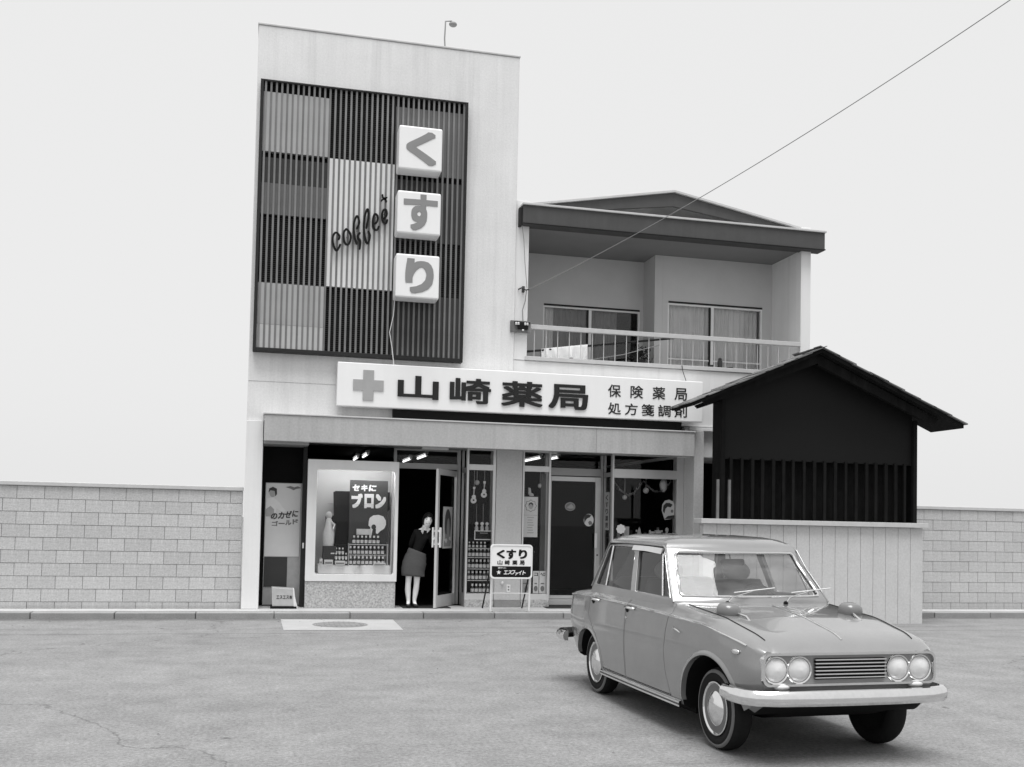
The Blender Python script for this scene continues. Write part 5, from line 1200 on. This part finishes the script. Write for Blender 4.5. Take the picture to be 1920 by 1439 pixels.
def end_pane(poly, front, name, gm=CARGLASS):
    mb = MB(); n = 16; m = 8; vs = []
    zl, zh = poly[0][1]+.0, 1.380
    for j in range(m+1):
        z = zl+(zh-zl)*j/m; w, lf, lr = cab(z); hw = w-.05
        for i in range(n+1):
            u = (-1+2*i/n)*hw/w; l = (lf-.016+BOWF*(1-u*u)) if front else (lr+.016-BOWR*(1-u*u)); vs.append((u*w, -l, z))
    mb.add(vs, [(j*(n+1)+i, j*(n+1)+i+1, (j+1)*(n+1)+i+1, (j+1)*(n+1)+i) for j in range(m) for i in range(n)]); mb.build(name, gm, CAR, 180, 0, True)
end_pane(WS, True, 'windscreen', SCREENGLASS); end_pane(RW, False, 'rear_window')
def surf(x_, z, front, off=0.003):
    w, lf, lr = cab(z); u = x_/w; return (x_, -((lf+off+BOWF*(1-u*u)) if front else (lr-off-BOWR*(1-u*u))), z)
def densify(poly, n=8):
    o_ = []
    for i in range(len(poly)):
        a, b = poly[i], poly[(i+1)%len(poly)]; o_ += [(a[0]+(b[0]-a[0])*k/n, a[1]+(b[1]-a[1])*k/n) for k in range(n)]
    return o_+[o_[0]]
MB().tube([surf(a, b, True) for a, b in densify(WS)], .011, 6).build('windscreen_trim', 'chrome', CAR, 60, 0, True)
MB().tube([surf(a, b, False) for a, b in densify(RW)], .010, 6).build('rear_window_trim', 'chrome', CAR, 60, 0, True)
# cowl under the screen
for xw, in ((-.33,),(.18,)):
    wp = MB().tube([(xw, -1.875, .998), (xw+.06, -1.83, 1.04), (xw+.34, -1.755, 1.10)], [.007,.006,.004], 6).build('wiper', 'chrome', CAR, 60, 0, True)
    MB().tube([(xw+.10, -1.790, 1.075), (xw+.48, -1.755, 1.11)], .005, 6).build('wiper_blade', 'alu', wp, 60, 0, True)
    MB().lathe([(.018,0),(.018,.02),(.008,.03)], (xw,-1.875,.985), 'z', 12).build('wiper_spindle', 'carblack', wp, 40, 0, True)
# interior
def seat_back(x0, x1, l, zt, nm, m_):
    rg = []
    for t in np.linspace(0, 1, 9):
        w_ = (x1-x0)/2*(1-.22*max(0,(t-.6)/.4)**2); z = .62+(zt-.62)*t; dl = .10*(1-.4*t); lc = l-.12*t; rg.append([((x0+x1)/2+w_*math.cos(a)*abs(math.cos(a))**-.4 if abs(math.cos(a)) > .05 else (x0+x1)/2, -lc+dl*math.sin(a), z) for a in np.linspace(0, 2*math.pi, 20, endpoint=False)])
    MB().loft(rg).build(nm, m_, CAR, 70, 0, True)
seat_back(-.60,-.06, .95, 1.13, 'front_seat', 'seat'); seat_back(.06,.60, .95, 1.13, 'front_seat', 'seat'); seat_back(-.60,.60, .12, 1.10, 'rear_seat', 'seat')
for xc in (-.33, .33):
    rg = [[(xc+(.14*math.sin(math.pi*(.12+.76*t)))*math.cos(a), -.80+.05*math.sin(a)+.03*t, 1.10+.19*t) for a in np.linspace(0, 2*math.pi, 18, endpoint=False)] for t in np.linspace(0,1,8)]
    MB().loft(rg).build('headrest', 'seatlight', CAR, 70, 0, True)
MB().prism_x([(-1.50,.62),(-1.30,.70),(-1.32,.93),(-1.42,.985),(-1.62,.985),(-1.55,.62)], -.62, .62).build('dashboard', 'carblack', CAR, None, .01, True)
th = np.linspace(0, 2*math.pi, 33)
mb = MB(); mb.tube([(.33+.19*math.cos(a), -1.20+.08*math.sin(a), .93+.165*math.sin(a)) for a in th], .011, 6, False); mb.tube([(.33,-1.20,.93),(.33,-1.42,.85)], .02, 8); mb.tube([(.14,-1.20,.93),(.52,-1.20,.93)], .010, 6); mb.build('steering_wheel', 'carblack', CAR, 60, 0, True)
MB().prism(rrect(-.11,.11,1.27,1.325,.02), -1.335, -1.32).build('rear_view_mirror', 'carblack', CAR, None, .004, True)
# wheels
def wheel(cx, l, s):
    t = bpy.data.objects.new('wheel', None); COL.objects.link(t); t.parent = CAR; t.location = (s*cx, -l, .293)
    prof = [(.185,-.055),(.20,-.072),(.24,-.078),(.272,-.068),(.288,-.045),(.293,-.02),(.293,.02),(.288,.045),(.272,.068),(.24,.078),(.20,.072),(.185,.055)]
    MB().lathe([(r_, s*h) for r_, h in prof], (0,0,0), 'x', 48).build('tyre', 'rubber', t, 45, 0, True)
    MB().lathe([(.252, s*.0775),(.256, s*.0785),(.272, s*.0725),(.276, s*.067)], (0,0,0), 'x', 48, False).build('sidewall_ring', 'whitewall', t, 60, 0, True)
    MB().lathe([(.190,s*.072),(.188,s*.058),(.165,s*.045),(.150,s*.030),(.05,s*.026),(0,s*.026)], (0,0,0), 'x', 48).build('rim', 'rim', t, 40, 0, True)
    MB().lathe([(.192,s*.070),(.190,s*.079),(.182,s*.081),(.172,s*.072),(.168,s*.060)], (0,0,0), 'x', 48, False).build('trim_ring', 'chrome', t, 40, 0, True)
    MB().lathe([(.142,s*.040),(.142,s*.056),(.134,s*.064),(.115,s*.078),(.085,s*.092),(.05,s*.101),(.02,s*.104),(0,s*.1045)], (0,0,0), 'x', 48).build('hubcap', 'chrome', t, 60, 0, True)
    return t
for l in (0.0, 2.405):
    for s in (-1, 1): wheel(.625, l, s)
MB().box(-.6,.6,-1.9,.1,.16,.205).build('underbody', 'carblack', CAR, None, 0, True)
mb = MB(); mb.tube([(-.55,0,.29),(.55,0,.29)], .03); mb.tube([(-.55,-2.405,.29),(.55,-2.405,.29)], .03); mb.build('axle', 'carblack', CAR, 60, 0, True)
# bumpers
def bumper(path, name, zc):
    sec = [(-.022,-.052),(.012,-.050),(.030,-.030),(.034,.004),(.026,.030),(.006,.048),(-.022,.050)]
    P = [Vector((a, -b, 0)) for a, b in path]; rings = []
    for i, p in enumerate(P):
        t = (P[min(i+1,len(P)-1)]-P[max(i-1,0)]).normalized(); n_ = Vector((t.y, -t.x, 0)); 
        if n_.dot(p-Vector((0,-1.1,0))) < 0: n_ = -n_
        rings.append([p+n_*o_+Vector((0,0,zc+z)) for o_, z in sec])
    MB().loft(rings).build(name, 'chrome', CAR, 35, 0, True)
half = [(-.795,-.60),(-.805,-.74),(-.79,-.83),(-.74,-.895),(-.62,-.925),(-.3,-.945)]
bumper(half+[(0,-.95)]+[(-a,b) for a,b in half[::-1]], 'rear_bumper', .475)
half = [(-.79,2.70),(-.795,2.86),(-.775,2.96),(-.72,3.03),(-.58,3.075),(-.3,3.10)]
bumper(half+[(0,3.105)]+[(-a,b) for a,b in half[::-1]], 'front_bumper', .47)
mb = MB()
for s in (-1,1): mb.box(s*.45-.03, s*.45+.03, .78, .93, .44, .50); mb.box(s*.45-.03, s*.45+.03, -3.09, -2.9, .44, .50)
mb.build('bumper_bracket', 'carblack', CAR, None, 0, True)
# tail and front lamps
for s in (-1, 1):
    tl = MB().prism(rrect(s*.50-.13, s*.50+.13, .62, .73, .03), .80, .845).build('tail_lamp', 'printmid', CAR, None, .01, True)
    link('lamp_trim', frame_hole(rrect(s*.50-.145,s*.50+.145,.605,.745,.035), rrect(s*.50-.128,s*.50+.128,.622,.728,.028), .81, .85), 'chrome', tl, None, 0, True)
    for k, xc in enumerate((.56,.385)):
        hl = MB().lathe([(.0,-.035),(.04,-.03),(.075,-.012),(.082,0),(.082,.05)], (s*xc,-2.985,.645), 'y', 28).build('headlight', 'lens', CAR, 60, 0, True)
        MB().lathe([(.083,.03),(.083,-.008),(.092,-.012),(.098,-.002),(.098,.05)], (s*xc,-2.985,.645), 'y', 28, False).build('headlight_rim', 'chrome', hl, 40, 0, True)
    MB().ball((s*W_(2.74)*.985, -2.755, .745), .014, .055, .020).build('side_marker', 'chrome', CAR, 180, 0, True)
    MB().tube([(s*(W_(1.86)*.995+.004), -1.84, .80),(s*(W_(1.88)*.995+.010), -1.87, .812),(s*(W_(1.92)*.995+.006), -1.93, .795),(s*(W_(1.92)*.995+.006), -1.97, .785)], [.008,.010,.007,.005], 6).build('fender_badge', 'chrome', CAR, 60, 0, True)
    MB().ball((s*.52, -3.0, .535), .06, .03, .024).build('indicator', 'lens', CAR, 180, 0, True)
    # fender mirror
    fm = MB().tube([(s*.46,-2.46,.915),(s*.455,-2.40,.945),(s*.495,-2.29,.965)], [.011,.009,.008], 8).build('fender_mirror', 'chrome', CAR, 60, 0, True)
    rings = []
    for t, r_ in ((-.07,.02),(-.055,.052),(-.02,.064),(.03,.070),(.045,.070),(.05,.06)):
        rings.append([(s*.515+r_*1.2*(abs(math.cos(a))**.7)*math.copysign(1,math.cos(a)), -2.255+t, .968+r_*.95*(abs(math.sin(a))**.7)*math.copysign(1,math.sin(a))) for a in np.linspace(0,2*math.pi,20,endpoint=False)])
    MB().loft(rings).build('mirror_shell', 'mirrorgrey', fm, 60, 0, True)
MB().box(-.27,.27,-3.005,-2.965,.58,.72).build('grille_backing', 'carblack', CAR, None, 0, True)
for k in range(6): MB().box(-.275,.275,-3.02,-3.0,.588+k*.024,.597+k*.024).build('grille_bar', 'chrome', CAR, None, .002, True)
link('grille_surround', frame_hole(rrect(-.67,.67,.54,.76,.05), rrect(-.655,.655,.555,.745,.045), -3.02, -2.97), 'chrome', CAR, None, 0, True)
MB().tube([(0,-z_,ZT(z_)+.003) for z_ in np.linspace(1.98, 2.9, 20)], .006, 6).build('bonnet_moulding', 'chrome', CAR, 60, 0, True)
for s in (-1,1): MB().tube([(s*W_(l)*.80, -l, ZD(l)+.0135) for l in np.linspace(1.80, 2.88, 30)], .0035, 6).build('bonnet_gap', 'carblack', CAR, None, 0, True)
MB().tube([(s_, -(.0-.79), .80) for s_ in np.linspace(-.58,.58,8)], .004, 6).build('boot_gap', 'carblack', CAR, None, 0, True)
